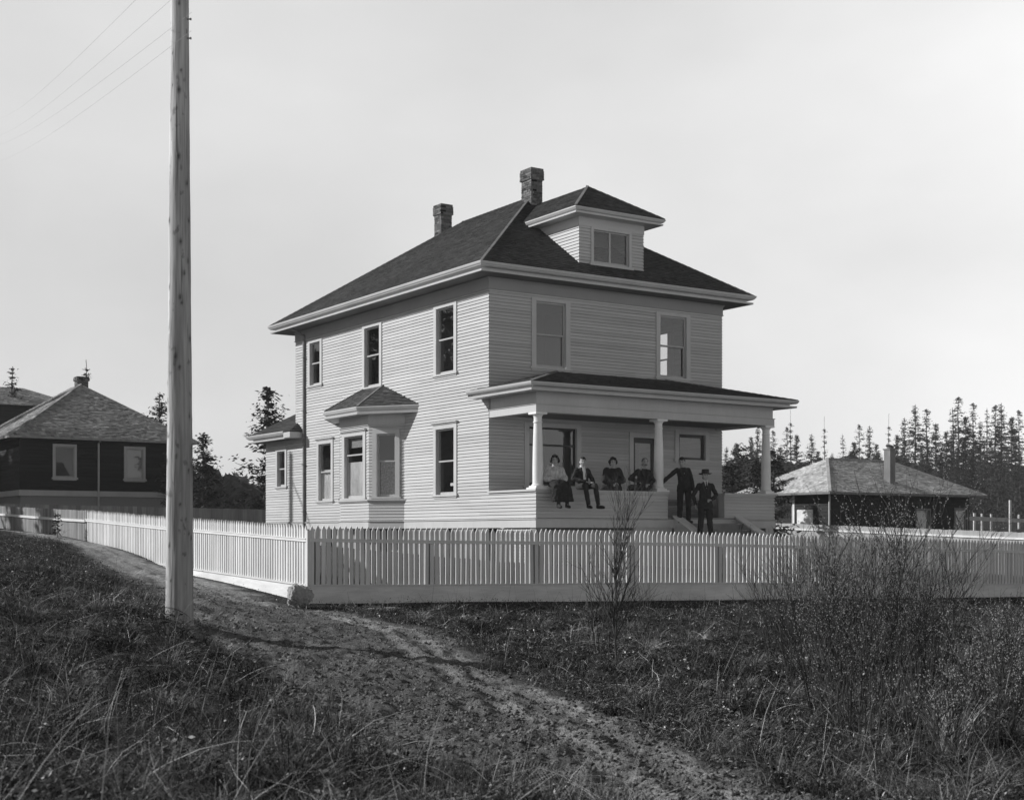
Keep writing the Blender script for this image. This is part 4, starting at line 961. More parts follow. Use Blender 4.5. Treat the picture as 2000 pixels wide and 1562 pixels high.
I = np.arange(nz_ * ns_).reshape(nz_, ns_); J = np.roll(I, -1, 1); Fq = np.stack([I[:-1], J[:-1], J[1:], I[1:]], -1).reshape(-1, 4)
shaft = big('pole_shaft', V, Fq, m, smooth=True, parent=pole); edge_ = math.pi + .62 + .30 * (fbm(ZG * 1.1, ZG * 0 + 3, 4, 77) - .5) * 2; pale_flank = 1 / (1 + np.exp(-(edge_ - np.where(AG < 1.2, AG + 2 * np.pi, AG)) / .03)); a_ = shaft.data.attributes.new('pale_flank', 'FLOAT', 'POINT'); a_.data.foreach_set('value', pale_flank.astype(np.float32).ravel())
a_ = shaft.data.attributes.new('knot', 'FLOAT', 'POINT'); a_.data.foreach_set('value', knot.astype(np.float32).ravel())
for z_ in (8.07, 8.33):
    mb = MB(); mb.tube([(.10, -.05, z_), (.165, -.05, z_)], .011, 8); mb.tube([(.155, -.05, z_), (.17, -.05, z_)], .018, 8); mb.build('step_peg', M['metal'], pole)
M['wire'] = mat('wire', .22, .6)
for i, (u0, v0, u1, v1, lb) in enumerate([(230, 22, 30, 205, 'uppermost'), (285, 30, 30, 238, 'second from top'), (322, 60, 30, 258, 'third from top'), (322, 95, 30, 290, 'lowest')]):
    p = Vector((px - .3 - .0, py + .2, EYE)); d0, d1 = 18.9, 60
    # from the pole top away to the left, back along the track
    A_ = Vector((pt(u0, d0), d0, zv(v0, d0) + EYE)); B_ = Vector((pt(u1, d1), d1, zv(v1, d1) + EYE)); top = A_ + (A_ - B_) * (.15 if i < 2 else .05)
    pts = []
    for k in range(25):
        t = k / 24; q_ = top.lerp(B_ + (B_ - A_) * .6, t); q_.z -= 1.0 * 4 * t * (1 - t) * .3 - .0; pts.append(q_)
    mb = MB(); mb.tube(pts, .0016, 5); o = mb.build('overhead_wire', M['wire']); tag(o, 'thin overhead wire sloping down to the left edge, %s of the four' % lb, 'wire', 'overhead wires')

# ================================================================== NEIGHBOURING HOUSES
def lap(mb, fr, a0, a1, z0, z1, ex=.16, openings=()): siding(mb, fr, a0, a1, z0, z1, openings, lip=.02, ex=ex, zref=z0)
def simple_window(par, fr, a0, a1, z0, z1, off, m='trim', rail=None, cw=.1):
    return window(par, fr, a0, a1, z0, z1, off, rail=rail, cw=cw, top=.1, bot=.08, casm=m)
# left: dark bungalow
lb = empty('bungalow', (-21.6, 60.0, EYE + .9), math.atan2(AX[1], AX[0]), 'dark-sided bungalow with pyramid roof and white window frames at left', 'house')
o_ = (0, 0, -.9); WW, LL = 7.4, 9.0; lf = Fr((0, 0), (1, 0), (0, -1)); ll = Fr((0, 0), (0, 1), (-1, 0))
w1 = (1.42, 2.48, 2.45, 4.02); w2 = (4.62, 5.62, 2.45, 4.02)
mb = MB(); lap(mb, lf, 0, WW, 1.95, 4.25, openings=[hole(w1), hole(w2)]); mb.build('wall', M['dark_wall'], lb, o_)
mb = MB(); lap(mb, ll, 0, LL, 1.95, 4.25); mb.build('wall', M['dark_wall'], lb, o_)
mb = MB(); lap(mb, Fr((WW, 0), (0, 1), (1, 0)), 0, LL, 1.95, 4.25); mb.build('wall', M['dark_wall'], lb, o_)
mb = MB(); fb(mb, lf, -.03, WW - .4, 1.70, 1.95, -.02, .03); fb(mb, ll, 0, LL, 1.7, 1.95, -.02, .03); mb.build('skirt_board', M['trim'], lb, o_)
mb = MB(); mb.box(.05, WW - .05, .05, LL, .2, 1.71); mb.build('foundation', M['interior_dark'], lb, o_)
mb = MB(); mb.box(.1, WW - .1, 2.0, 2.1, 1.7, 4.2); mb.box(.1, WW - .1, .05, LL, 1.7, 1.75); mb.box(-.5, WW + .5, -.5, LL + .5, 4.22, 4.26); mb.build('interior', M['interior_dark'], lb, o_)
for w_ in (w1, w2): simple_window(lb, lf, *w_, o_, rail=None)
f_, a1_, b1_ = hip_faces(-.55, WW + .55, -.55, LL + .55, 4.30, .66)
mb = MB()
for q_ in f_: roof_plane(mb, q_, ex=.14, w=.17, lip=.02, jit=.6); sheet(mb, q_, .03)
rf = mb.build('roof', M['shingle_old'], lb, o_)
mb = MB(); cornice(mb, [(-.55, LL + .5), (-.55, -.55), (WW + .55, -.55), (WW + .55, LL)], [(-.02, 4.2), (.02, 4.2), (.02, 4.3), (-.02, 4.3)], 1); mb.build('fascia', M['shingle_old'], rf, o_)
mb = MB(); hipcap(mb, (-.55, -.55, 4.3), a1_, .12, .04); mb.build('hip_cap', M['shingle_old'], rf, o_)
mb = MB(); hipcap(mb, (WW + .55, -.55, 4.3), a1_, .12, .04); mb.build('hip_cap', M['shingle_old'], rf, o_)
cxp, cyp = a1_[0], a1_[1]
mb = MB(); brick_stack(mb, cxp - .1, cxp + .42, cyp + .1, cyp + .6, 6.5, 7.55, corb=.05, corb_n=2); mb.build('chimney', M['brick'], rf, o_)
mb = MB(); mb.tube([lf.p(3.45, 4.2, .3), lf.p(3.45, 4.1, .05), lf.p(3.45, .9, .05)], .045, 6); mb.build('downspout', M['trim'], lb, o_)
# left: taller house behind
lh = empty('house', (-33.5, 82.0, EYE + .5), math.atan2(AX[1], AX[0]), 'dark taller house with hip roof peeping behind the left bungalow', 'house')
o_ = (0, 0, -.5)
mb = MB(); lap(mb, lf, 0, 7.5, 5.2, 7.9); lap(mb, ll, 0, 7, 5.2, 7.9); mb.box(.05, 7.4, .05, 7, .5, 5.25); mb.build('wall', M['dark_wall'], lh, o_)
f_, a2_, b2_ = hip_faces(-.5, 8.0, -.5, 6.0, 7.9, .42); mb = MB()
for q_ in f_: roof_plane(mb, q_, ex=.15, w=.2, lip=.02, jit=.6); sheet(mb, q_, .03)
mb.build('roof', M['shingle_old'], lh, o_)
# right: low bungalow
rx = empty('bungalow', (14.41, 62.0, EYE - 1.4), math.atan2(AX[1], AX[0]), 'low weathered bungalow with broad shingle hip roof and tall stack at right', 'house')
o_ = (0, 0, 1.4); W3, L3 = 11.1, 6.6; ez = 1.93; ov = .6
f_, a3, b3 = hip_faces(0, W3, 0, L3, ez, .53); mb = MB()
for q_ in f_: roof_plane(mb, q_, ex=.14, w=.17, lip=.022, jit=.7); sheet(mb, q_, .03)
rf = mb.build('roof', M['shingle_pale'], rx, o_)
mb = MB(); cornice(mb, [(0, L3), (0, 0), (W3, 0), (W3, L3)], [(-.05, ez - .10), (.02, ez - .10), (.02, ez), (-.05, ez)], 1); mb.build('fascia', M['rawfence'], rf, o_)
for p_, q_ in (((0, 0, ez), a3), ((W3, 0, ez), b3), (a3, b3)):
    mb = MB(); hipcap(mb, p_, q_, .14, .04); mb.build('hip_cap', M['palefence'], rf, o_)
mb = MB(); roof_plane(mb, [(7.6, 2.9, 2.95), (11.2, 2.9, 2.2), (11.2, 6, 2.2), (7.6, 6, 3.6)], ex=.15); mb.build('rear_roof', M['shingle_pale'], rf, o_)
mb = MB(); x0, y0 = 5.05, .9; mb.box(x0, x0 + .36, y0, y0 + .38, 2.2, 4.05); mb.build('chimney', M['rawfence'], rf, o_)
mb = MB(); mb.box(x0 - .03, x0 + .43, y0 - .03, y0 + .43, 4.051, 4.11); mb.tube([(x0 + .2, y0 + .2, 4.1), (x0 + .2, y0 + .2, 4.2)], .14, 10); mb.tube([(x0 + .2, y0 + .2, 4.2), (x0 + .22, y0 + .2, 4.24)], .2, 10); mb.build('chimney_cap', M['metal'], rf, o_)
wf3 = Fr((ov, ov), (1, 0), (0, -1)); wl3 = Fr((ov, ov), (0, 1), (-1, 0))
ws3 = [(5.9, 7.0, .0, 1.25), (8.75, 9.8, .0, 1.3)]
mb = MB(); lap(mb, wf3, 0, W3 - 2 * ov, -1.4, ez - .1, openings=[hole(q_) for q_ in ws3]); mb.build('wall', M['dark_wall'], rx, o_)
mb = MB(); lap(mb, wl3, 0, 2.2, -1.4, ez - .1); mb.build('wall', M['dark_wall'], rx, o_); mb = MB(); lap(mb, wl3, 4.6, L3 - 2 * ov, -1.4, ez - .1); mb.build('wall', M['dark_wall'], rx, o_)
for q_ in ws3: simple_window(rx, wf3, *q_, o_, m='rawfence', cw=.09)
mb = MB(); mb.beam(wf3.p(8.85, .95, .05), wf3.p(9.4, .1, .05), .07, .03); mb.build('brace', M['rawfence'], rx, o_)
mb = MB(); fb(mb, wl3, 2.3, 4.5, -1.4, -.1, -.03, 0); mb.build('porch_panel', M['white'], rx, o_)
mb = MB(); fb(mb, wl3, 2.2, 2.32, -1.4, ez - .1, -.1, .02); fb(mb, wl3, 4.48, 4.6, -1.4, ez - .1, -.1, .02); fb(mb, wl3, 1.0, 2.0, -.6, 1.15, .02, .05); mb.build('porch_post', M['white'], rx, o_)
mb = MB(); mb.box(ov + .1, W3 - ov, 3.0, 3.1, -1.3, 1.8); mb.box(ov, W3 - ov, ov, L3 - ov, ez - .12, ez - .09); mb.build('interior', M['interior_dark'], rx, o_)
mb = MB(); mb.tube([(ov - .1, ov - .1, ez - .1), (ov - .1, ov - .1, -1.3)], .045, 6); mb.build('downspout', M['trim'], rx, o_)
# thin posts in the field at the far right
for i, (u, d) in enumerate([(1903, 92), (1918, 96), (1936, 100), (1973, 88), (1990, 104)]):
    mb = MB(); mb.box(-.06, .06, -.06, .06, -.5, 2.0 if i == 3 else 1.2); o = mb.build('fence_post', M['white']); o.location = (pt(u, d), d, EYE + .2 + .006 * (d - 88)); tag(o, 'pale post in the far field at right, %s from the left' % ['first', 'second', 'third', 'fourth and tallest', 'last'][i], 'post', 'field posts at the far right')
mb = MB(); mb.beam((pt(1890, 90), 90, EYE + 1.05), (pt(2030, 106), 106, EYE + 1.0), .1, .28); o = mb.build('field_rail', M['palefence']); tag(o, 'long white rail low in the far field at right edge', 'fence')

# ================================================================== PEOPLE
M['skin'] = mat('skin', .38, .6, [((30, 30, 30), .06, 2)])
M['hair'] = mat('hair', .025, .6, [((60, 60, 60), .4, 3)])
M['greyhair'] = mat('grey_hair', .12, .6, [((60, 60, 60), .4, 3)])
M['darksuit'] = mat('dark_wool', .030, .9, [((12, 12, 12), .2, 3)], ((25, 25, 12), .5, .01))
M['darkdress'] = mat('dark_dress', .024, .9, [((12, 12, 12), .2, 3)], ((25, 25, 9), .5, .01))
M['blouse'] = mat('light_blouse', .45, .8, [((25, 25, 8), .35, 3)], ((25, 25, 9), .8, .015))
M['shirt'] = mat('white_shirt', .65, .8)
M['leather'] = mat('black_leather', .012, .4)
M['eye'] = mat('dark_eye', .02, .3)
M['lapel'] = mat('lapel_wool', .048, .9)
M['skirt'] = mat('dark_skirt', .020, .9, [((20, 20, 4), .3, 3)], ((22, 22, 3), .8, .02))
def remesh(mb, name, m, parent, voxel=.009, smooth=4, disp=None):
    o = mb.build(name, m, None)
    md = o.modifiers.new('r', 'REMESH'); md.mode = 'VOXEL'; md.voxel_size = voxel
    if smooth: sm_ = o.modifiers.new('s', 'SMOOTH'); sm_.factor = .5; sm_.iterations = smooth
    if disp:
        tx = bpy.data.textures.get('fold%g' % disp[1]) or bpy.data.textures.new('fold%g' % disp[1], 'CLOUDS'); tx.noise_scale = disp[1]; tx.noise_depth = 2
        dm_ = o.modifiers.new('d', 'DISPLACE'); dm_.texture = tx; dm_.strength = disp[0]; dm_.mid_level = .5
    bpy.context.view_layer.update()
    me = bpy.data.meshes.new_from_object(o.evaluated_get(bpy.context.evaluated_depsgraph_get()))
    me.name = name; me.polygons.foreach_set('use_smooth', [True] * len(me.polygons))
    o.modifiers.clear(); old = o.data; o.data = me; bpy.data.meshes.remove(old)
    if not me.materials: me.materials.append(m)
    o.parent = parent; return o
def limb(mb, pts, rads, seg=12):
    for i, (p, r) in enumerate(zip(pts, rads)): mb.ball(p, r, seg, 8)
    for i in range(len(pts) - 1): mb.tube([pts[i], pts[i + 1]], [rads[i], rads[i + 1]], seg)
def loft(mb, secs, seg=20):
    """secs: (x,y,z,rx,ry) horizontal ellipses or (center, rx, ry, axisvec)"""
    base = len(mb.v)
    for (c, a, b) in secs:
        for j in range(seg):
            t = 2 * math.pi * j / seg; mb.v.append(tuple(Vector(c) + Vector(a) * math.cos(t) + Vector(b) * math.sin(t)))
    n = len(secs)
    for k in range(n - 1):
        for j in range(seg):
            j2 = (j + 1) % seg; mb.f.append((base + k * seg + j, base + k * seg + j2, base + (k + 1) * seg + j2, base + (k + 1) * seg + j)); mb.t.append(.5); mb.m.append(0)
    for k, rv in ((0, 1), (n - 1, 0)):
        f = [base + k * seg + j for j in range(seg)]
        mb.f.append(tuple(f[::-1] if rv else f)); mb.t.append(.5); mb.m.append(0)
def hand(mb, wrist, d, palm_n, side, curl=.5, s=1.0):
    """d: direction fingers point, palm_n: palm normal (fingers curl towards), side: +1/-1 thumb side along d x n"""
    d = Vector(d).normalized(); n = Vector(palm_n); n = (n - d * n.dot(d)).normalized(); a = d.cross(n) * side
    w_ = Vector(wrist); c = w_ + d * .045 * s
    rot = Matrix((a, d, n)).transposed()
    mb.ball(c, (.038 * s, .05 * s, .016 * s), 12, 8, rot=rot)
    for i, (off, L) in enumerate(((-.027, .062), (-.009, .075), (.009, .082), (.026, .074))):
        p0 = w_ + d * .082 * s + a * off * s; p1 = p0 + (d * math.cos(curl * .6) + n * math.sin(curl * .6)) * L * .5 * s
        p2 = p1 + (d * math.cos(curl * 1.8) + n * math.sin(curl * 1.8)) * L * .5 * s
        limb(mb, [p0 - d * .01, p0, p1, p2], [.0095 * s, .009 * s, .0085 * s, .0075 * s], 8)
    t0 = w_ + d * .03 * s + a * .028 * s; t1 = t0 + (a * .7 + d * .7) * .035 * s; t2 = t1 + (a * .2 + d * .9 + n * .3) * .032 * s
    limb(mb, [t0, t1, t2], [.012 * s, .0105 * s, .0085 * s], 8)
def person(label, loc, rz, J, cl, hair='short', hat=None, mustache=False, skirt=None, wide=1.0, headturn=0.0, headtilt=(0, 0), group='people posing on the porch'):
    root = empty('person', loc, rz, label, 'person', group)
    V3 = Vector; g = {k: V3(v) for k, v in J.items() if isinstance(v, tuple)}
    Hc = g['head']; rot = Matrix.Rotation(headturn, 3, 'Z') @ Matrix.Rotation(headtilt[0], 3, 'X') @ Matrix.Rotation(headtilt[1], 3, 'Y')
    hp = lambda x, y, z: Hc + rot @ V3((x, y, z)) * 1.08
    b = MB()
    b.ball(hp(0, .012, .02), (.079, .098, .105), 16, 12, rot=rot); b.ball(hp(0, -.028, -.05), (.058, .059, .067), 14, 10, rot=rot)
    b.ball(hp(0, -.045, -.02), (.062, .046, .066), 14, 10, rot=rot); b.ball(hp(0, -.052, -.092), (.026, .022, .02), 10, 8, rot=rot)
    b.tube([hp(0, -.082, .02), hp(0, -.108, -.028)], [.008, .015], 8); b.ball(hp(0, -.103, -.03), (.016, .014, .011), 8, 6, rot=rot)
    b.ball(hp(0, -.078, .032), (.05, .016, .012), 10, 6, rot=rot)
    for s in (-1, 1):
        b.ball(hp(s * .075, .012, -.012), (.012, .02, .032), 8, 6, rot=rot); b.ball(hp(s * .038, -.068, -.03), (.02, .018, .02), 8, 6, rot=rot)
    b.ball(hp(0, -.090, -.062), (.023, .012, .009), 8, 6, rot=rot)
    limb(b, [g['neck'], hp(0, .012, -.05)], [.058, .052])
    # inner body
    up = (g['neck'] - g['pelvis'])
    loft(b, [(g['pelvis'] - V3((0, 0, .05)), (.14 * wide, 0, 0), (0, .095, 0)), (g['pelvis'].lerp(g['neck'], .35), (.125 * wide, 0, 0), (0, .085 * wide, 0)), (g['pelvis'].lerp(g['neck'], .75), (.15 * wide, 0, 0), (0, .095 * wide, 0)), (g['neck'] - V3((0, 0, .03)), (.09, 0, 0), (0, .06, 0))])
    for s in 'LR':
        kk = g['kn' + s] + (V3((0, .12, -.04)) if skirt else V3((0, 0, 0)))
        limb(b, [g['neck'].lerp(g['sh' + s], .5), g['sh' + s], g['el' + s], g['wr' + s]], [.045, .05, .037, .025])
        limb(b, [g['hp' + s], kk, g['an' + s]], [.075, .05, .028] if not skirt else [.045, .032, .026])
        dd = (g['wr' + s] - g['el' + s]).normalized(); hd = V3(J.get('hd' + s, tuple(dd))); pn = V3(J.get('pn' + s, (0, .3, -1)))
        hand(b, g['wr' + s] + dd * .01, hd, pn, 1 if s == 'L' else -1, J.get('curl' + s, .6))
        toe = V3(J.get('toe' + s, (0, -1, -.15))).normalized(); limb(b, [g['an' + s], g['an' + s] + toe * .10 + V3((0, 0, -.055))], [.027, .022])
    remesh(b, 'body', M['skin'], root, .0075, 3)
    for s in (-1, 1):
        e = MB(); e.ball(hp(s * .031, -.083, .012), (.012, .008, .007), 8, 6, rot=rot); e.build('eye', M['eye'], root, smooth=True)
        e = MB(); e.tube([hp(s * .015, -.094, .034), hp(s * .032, -.094, .040), hp(s * .05, -.08, .034)], [.003, .0045, .003], 6); e.build('eyebrow', M['hair'], root, smooth=True)
    e = MB(); e.tube([hp(-.02, -.094, -.062), hp(0, -.1025, -.063), hp(.02, -.094, -.062)], [.002, .004, .002], 6); e.build('mouth', M['eye'], root, smooth=True)
    if mustache:
        e = MB(); e.tube([hp(-.038, -.088, -.056), hp(-.012, -.108, -.046), hp(.012, -.108, -.046), hp(.038, -.088, -.056)], [.005, .011, .011, .005], 8); e.build('moustache', M['hair'], root, smooth=True)
    h = MB(); hm = M['greyhair'] if hair == 'grey' else M['hair']
    if hair in ('short', 'grey'):
        h.ball(hp(0, .026, .040), (.087, .098, .092), 14, 10, rot=rot); h.ball(hp(0, .06, -.01), (.08, .06, .075), 12, 8, rot=rot)
        if hair == 'short': h.ball(hp(.0, -.045, .085), (.062, .045, .034), 12, 8, rot=rot)
    else:
        h.ball(hp(0, .03, .04), (.095, .095, .09), 14, 10, rot=rot); h.ball(hp(0, .07, -.01), (.085, .06, .08), 12, 8, rot=rot)
        for s in (-1, 1):
            h.ball(hp(s * .075, .0, .02), (.036, .055, .06), 10, 8, rot=rot); h.ball(hp(s * .03, -.045, .088), (.05, .045, .036), 10, 8, rot=rot)
            if hair == 'puffed': h.ball(hp(s * .085, .02, .0), (.036, .055, .06), 10, 8, rot=rot)
        h.ball(hp(0, .03, .11), (.065, .065, .035), 12, 8, rot=rot)
    remesh(h, 'hair', hm, root, .007, 2, (.022, .03))
    if hat:
        h = MB()
        ringv = lambda r, z, k=1.0: [hp(r * math.cos(2 * math.pi * j / 28), .012 + r * k * 1.12 * math.sin(2 * math.pi * j / 28), z - (.012 * abs(math.sin(2 * math.pi * j / 28)) if r > .1 else 0)) for j in range(28)]
        rows = [ringv(.088, .055), ringv(.152, .058), ringv(.155, .066), ringv(.150, .069), ringv(.090, .066), ringv(.086, .14), ringv(.078, .158), ringv(.05, .150), ringv(.012, .140)]
        for a_r, b_r in zip(rows, rows[1:]):
            for j in range(28): h.poly([a_r[j], a_r[(j + 1) % 28], b_r[(j + 1) % 28], b_r[j]])
        h.poly(rows[-1]); hh_ = h.build('hat', M['darksuit'], root, smooth=True, weld=True)
        h = MB(); ra_, rb_ = ringv(.092, .068), ringv(.0905, .095)
        for j in range(28): h.poly([ra_[j], ra_[(j + 1) % 28], rb_[(j + 1) % 28], rb_[j]])
        h.build('hat_band', M['leather'], hh_, smooth=True)
    # garments
    m_top = M[cl['top']]; P_, Nk = g['pelvis'], g['neck']; c_ = MB(); W_ = wide
    def sec(t, rx, ry, off=(0, 0, 0)): return (P_.lerp(Nk, t) + V3(off), (rx * W_, 0, 0), (0, ry * (W_ if t < .9 else 1), 0))
    hem = cl.get('hem', -.25)
    if hem < -.01: loft(c_, [sec(hem, .178, .132), sec(hem + .05, .178, .132), sec(0, .165, .122), sec(.3, .148, .115), sec(.62, .160, .120), sec(.82, .145, .105), sec(.94, .085, .075), sec(1.0, .062, .062)])
    else: loft(c_, [sec(hem, .16, .12), sec(.25, .150, .115), sec(.3, .150, .118), sec(.62, .160, .125), sec(.82, .145, .105), sec(.94, .085, .075), sec(1.0, .062, .062)])
    sr = cl.get('sleeve', (.064, .054, .042))
    for s in 'LR':
        wr = g['wr' + s]; el = g['el' + s]; limb(c_, [Nk.lerp(g['sh' + s], .45) - V3((0, 0, .03)), g['sh' + s], el, el.lerp(wr, .5), wr], [.06, sr[0], sr[1], (sr[1] + sr[2]) / 2 + .003, sr[2]])
    remesh(c_, cl['name'], m_top, root, .011, 4, (.03, .07))
    if cl.get('shirt'):
        c_ = MB(); f0 = Nk + V3((0, -.083, .0)); ch = P_.lerp(Nk, .62) + V3((0, -.125 * W_ - .012, 0)); bt = P_.lerp(Nk, .25) + V3((0, -.118 * W_ - .012, 0))
        if cl['shirt'] == 'open': c_.poly([f0 + V3((-.035, 0, .01)), f0 + V3((.035, 0, .01)), ch + V3((.042, -.004, 0)), bt + V3((.028, -.006, 0)), bt + V3((-.028, -.006, 0)), ch + V3((-.042, -.004, 0))])
        else: c_.poly([f0 + V3((-.045, -.004, .0)), f0 + V3((.045, -.004, .0)), ch + V3((.006, -.014, .03)), ch + V3((-.006, -.014, .03))])
        o = c_.build('shirt_front', M['shirt'], root); md = o.modifiers.new('t', 'SOLIDIFY'); md.thickness = .012
        c_ = MB(); c_.lathe(0, 0, [(.056, -.012), (.06, .02), (.066, .02), (.064, -.020)], 18); o = c_.build('collar', M['shirt'], root, smooth=True); o.location = Nk + V3((0, -.005, .035)); o.rotation_euler = (R(12), 0, 0)
        if cl['shirt'] != 'open':
            c_ = MB(); c_.hexa([f0 + V3((-.012, -.016, .012)), f0 + V3((.012, -.016, .012)), f0 + V3((.012, -.004, .012)), f0 + V3((-.012, -.004, .012)), ch + V3((-.02, -.03, .02)), ch + V3((.02, -.03, .02)), ch + V3((.02, -.006, .02)), ch + V3((-.02, -.006, .02))]); c_.build('necktie', M['leather'], root)
    if cl['name'] == 'jacket':
        for s in (-1, 1):
            q0 = Nk + V3((s * .058, -.062, .0)); q1 = P_.lerp(Nk, .80) + V3((s * .098 * W_, -.118 * W_, 0)); q2 = P_.lerp(Nk, .66) + V3((s * .085 * W_, -.139 * W_, 0)); q3 = P_.lerp(Nk, .42) + V3((s * .012, -.142 * W_, 0)); q4 = P_.lerp(Nk, .72) + V3((s * .035, -.138 * W_, 0))
            c_ = MB(); c_.poly([q0, q1, q2, q3, q4]); c_.poly([q + V3((0, .012, 0)) for q in (q0, q1, q2, q3, q4)]); c_.build('lapel', M['lapel'], root)
    if cl.get('pin'):
        c_ = MB(); c_.ball(P_.lerp(Nk, .66) + V3((0, -.15, 0)), .009, 8, 6); c_.build('badge', M['shirt'], root)
    if not skirt:
        c_ = MB(); limb(c_, [P_ + V3((-.06, 0, 0)), P_ + V3((.06, 0, 0))], [.125, .125]) if hem < -.01 else None
        lr = cl.get('leg', (.098, .075, .058))
        for s in 'LR': limb(c_, [g['hp' + s].lerp(P_, .3), g['hp' + s], g['kn' + s], g['kn' + s].lerp(g['an' + s], .5), g['an' + s] + (g['kn' + s] - g['an' + s]).normalized() * .02], [.11, lr[0], lr[1], (lr[1] + lr[2]) / 2 + .004, lr[2]])
        remesh(c_, 'trousers', M[cl.get('legs', 'darksuit')], root, .011, 4, (.025, .06))
    else:
        c_ = MB(); loft(c_, skirt); remesh(c_, 'skirt', M['skirt'], root, .012, 4, (.04, .06))
    for s in 'LR':
        toe = V3(J.get('toe' + s, (0, -1, -.15))).normalized(); a = g['an' + s]; c_ = MB()
        base = a + V3((0, 0, -.045)); limb(c_, [a + V3((0, 0, .05)), a + V3((0, .01, -.03))], [.047, .049]); limb(c_, [base + V3((0, .035, -.005)), base + toe * .09, base + toe * .17], [.042, .045, .036])
        if skirt: limb(c_, [g['kn' + s].lerp(a, .5), a], [.052, .042])
        remesh(c_, 'shoe', M['leather'], root, .009, 3)
    return root
def hl(X, Y, z): return house.matrix_basis @ Vector((X, Y, z - BZ))
seat = 1.088; RZ = house.rotation_euler.z
def sit(dx=0, ex=0, lean=0.0, leg=(-.10, .10), out=.0, hL=(-.06, -.22, .20), hR=(.06, -.22, .20), tall=1.0):
    return dict(pelvis=(0, 0, .11), neck=(lean, .0, .56 * tall), head=(lean * 1.2, -.03, .695 * tall), shL=(-.150 + lean, .01, .485 * tall), shR=(.150 + lean, .01, .485 * tall),
                elL=(-.24 + lean, -.06, .26), elR=(.24 + lean, -.06, .26), wrL=hL, wrR=hR, hpL=(-.09, -.03, .09), hpR=(.09, -.03, .09), knL=(leg[0], -.40, .09), knR=(leg[1], -.40, .09),
                anL=(leg[0] - .0, -.41 - out, -.36), anR=(leg[1] + .0, -.41 - out, -.36), hdL=(.9, -.3, -.25), hdR=(-.9, -.3, -.25), curlL=.9, curlR=.9)
# woman in light blouse
J = sit(leg=(-.06, .12), hL=(-.02, -.24, .20), hR=(.10, -.26, .20)); J['anL'] = (-.04, -.42, -.37); J['anR'] = (.17, -.44, -.37)
sk = [((0, .0, .26), (.15, 0, 0), (0, .12, 0)), ((0, -.03, .16), (.21, 0, 0), (0, .14, .02)), ((.01, -.18, .12), (.23, 0, 0), (0, .05, -.12)), ((.02, -.33, .09), (.24, 0, 0), (0, .07, -.12)), ((.03, -.40, .03), (.25, 0, 0), (0, .12, -.08)), ((.04, -.43, -.06), (.255, 0, 0), (0, .14, -.02)), ((.05, -.44, -.16), (.26, 0, 0), (0, .14, 0)), ((.06, -.45, -.31), (.28, 0, 0), (0, .15, 0))]
person('woman in light blouse and long dark skirt sitting beside the corner column', hl(.58, -Dp + .06, seat), RZ - .28, J, dict(name='blouse', top='blouse', hem=.12, sleeve=(.09, .085, .05)), hair='puffed', skirt=sk, wide=1.2, headturn=-.25)
# young man with open white shirt
J = sit(leg=(-.10, .17), hL=(-.04, -.24, .20), hR=(.20, -.22, .19), tall=.98); J['elL'] = (-.27, -.04, .26); J['anL'] = (-.02, -.42, -.37); J['anR'] = (.22, -.46, -.38); J['toeR'] = (.5, -1, -.1)
person('young man in dark suit with open white shirt, legs dangling over the porch rail', hl(1.42, -Dp + .06, seat), RZ - .22, J, dict(name='jacket', top='darksuit', hem=-.08, shirt='open', leg=(.085, .068, .052)), hair='short', headturn=-.3, wide=1.0)
# stout woman in dark dress
J = sit(leg=(-.12, .10), hL=(-.05, -.20, .20), hR=(.05, -.20, .19)); J['knL'] = (-.12, .3, .09); J['knR'] = (.08, .3, .09); J['anL'] = (-.12, .34, -.34); J['anR'] = (.08, .34, -.34)
sk = [((0, .0, .26), (.16, 0, 0), (0, .12, 0)), ((-.02, .0, .14), (.25, 0, 0), (0, .15, 0)), ((-.05, .0, .03), (.31, 0, 0), (0, .14, 0)), ((-.05, .0, .012), (.31, 0, 0), (0, .14, 0))]
person('stout smiling woman in a dark dress sitting between the young man and the doorway', hl(2.42, -Dp + .14, seat), RZ - .25, J, dict(name='dress_bodice', top='darkdress', hem=.05, sleeve=(.10, .09, .055)), hair='updo', skirt=sk, wide=1.28, headturn=-.25)
# moustached man, arm akimbo
J = sit(leg=(-.30, .12), hL=(-.15, -.06, .24), hR=(.10, -.18, .18), tall=1.03); J['elL'] = (-.36, .02, .32); J['knL'] = (-.36, -.03, .09); J['anL'] = (-.38, .12, -.1); J['knR'] = (.16, .34, .09); J['anR'] = (.18, .36, -.34); J['hdL'] = (.5, -.2, -.4); J['elR'] = (.27, -.05, .28)
J['head'] = (.04, -.03, .72); J['neck'] = (.03, 0, .575); J['toeL'] = (-.3, .6, 0)
person('moustached older man in dark clothes, hand on hip, just left of the middle column', hl(3.40, -Dp + .14, seat), RZ - .25, J, dict(name='jacket', top='darksuit', hem=-.05), hair='grey', mustache=True, wide=1.15, headturn=-.2)
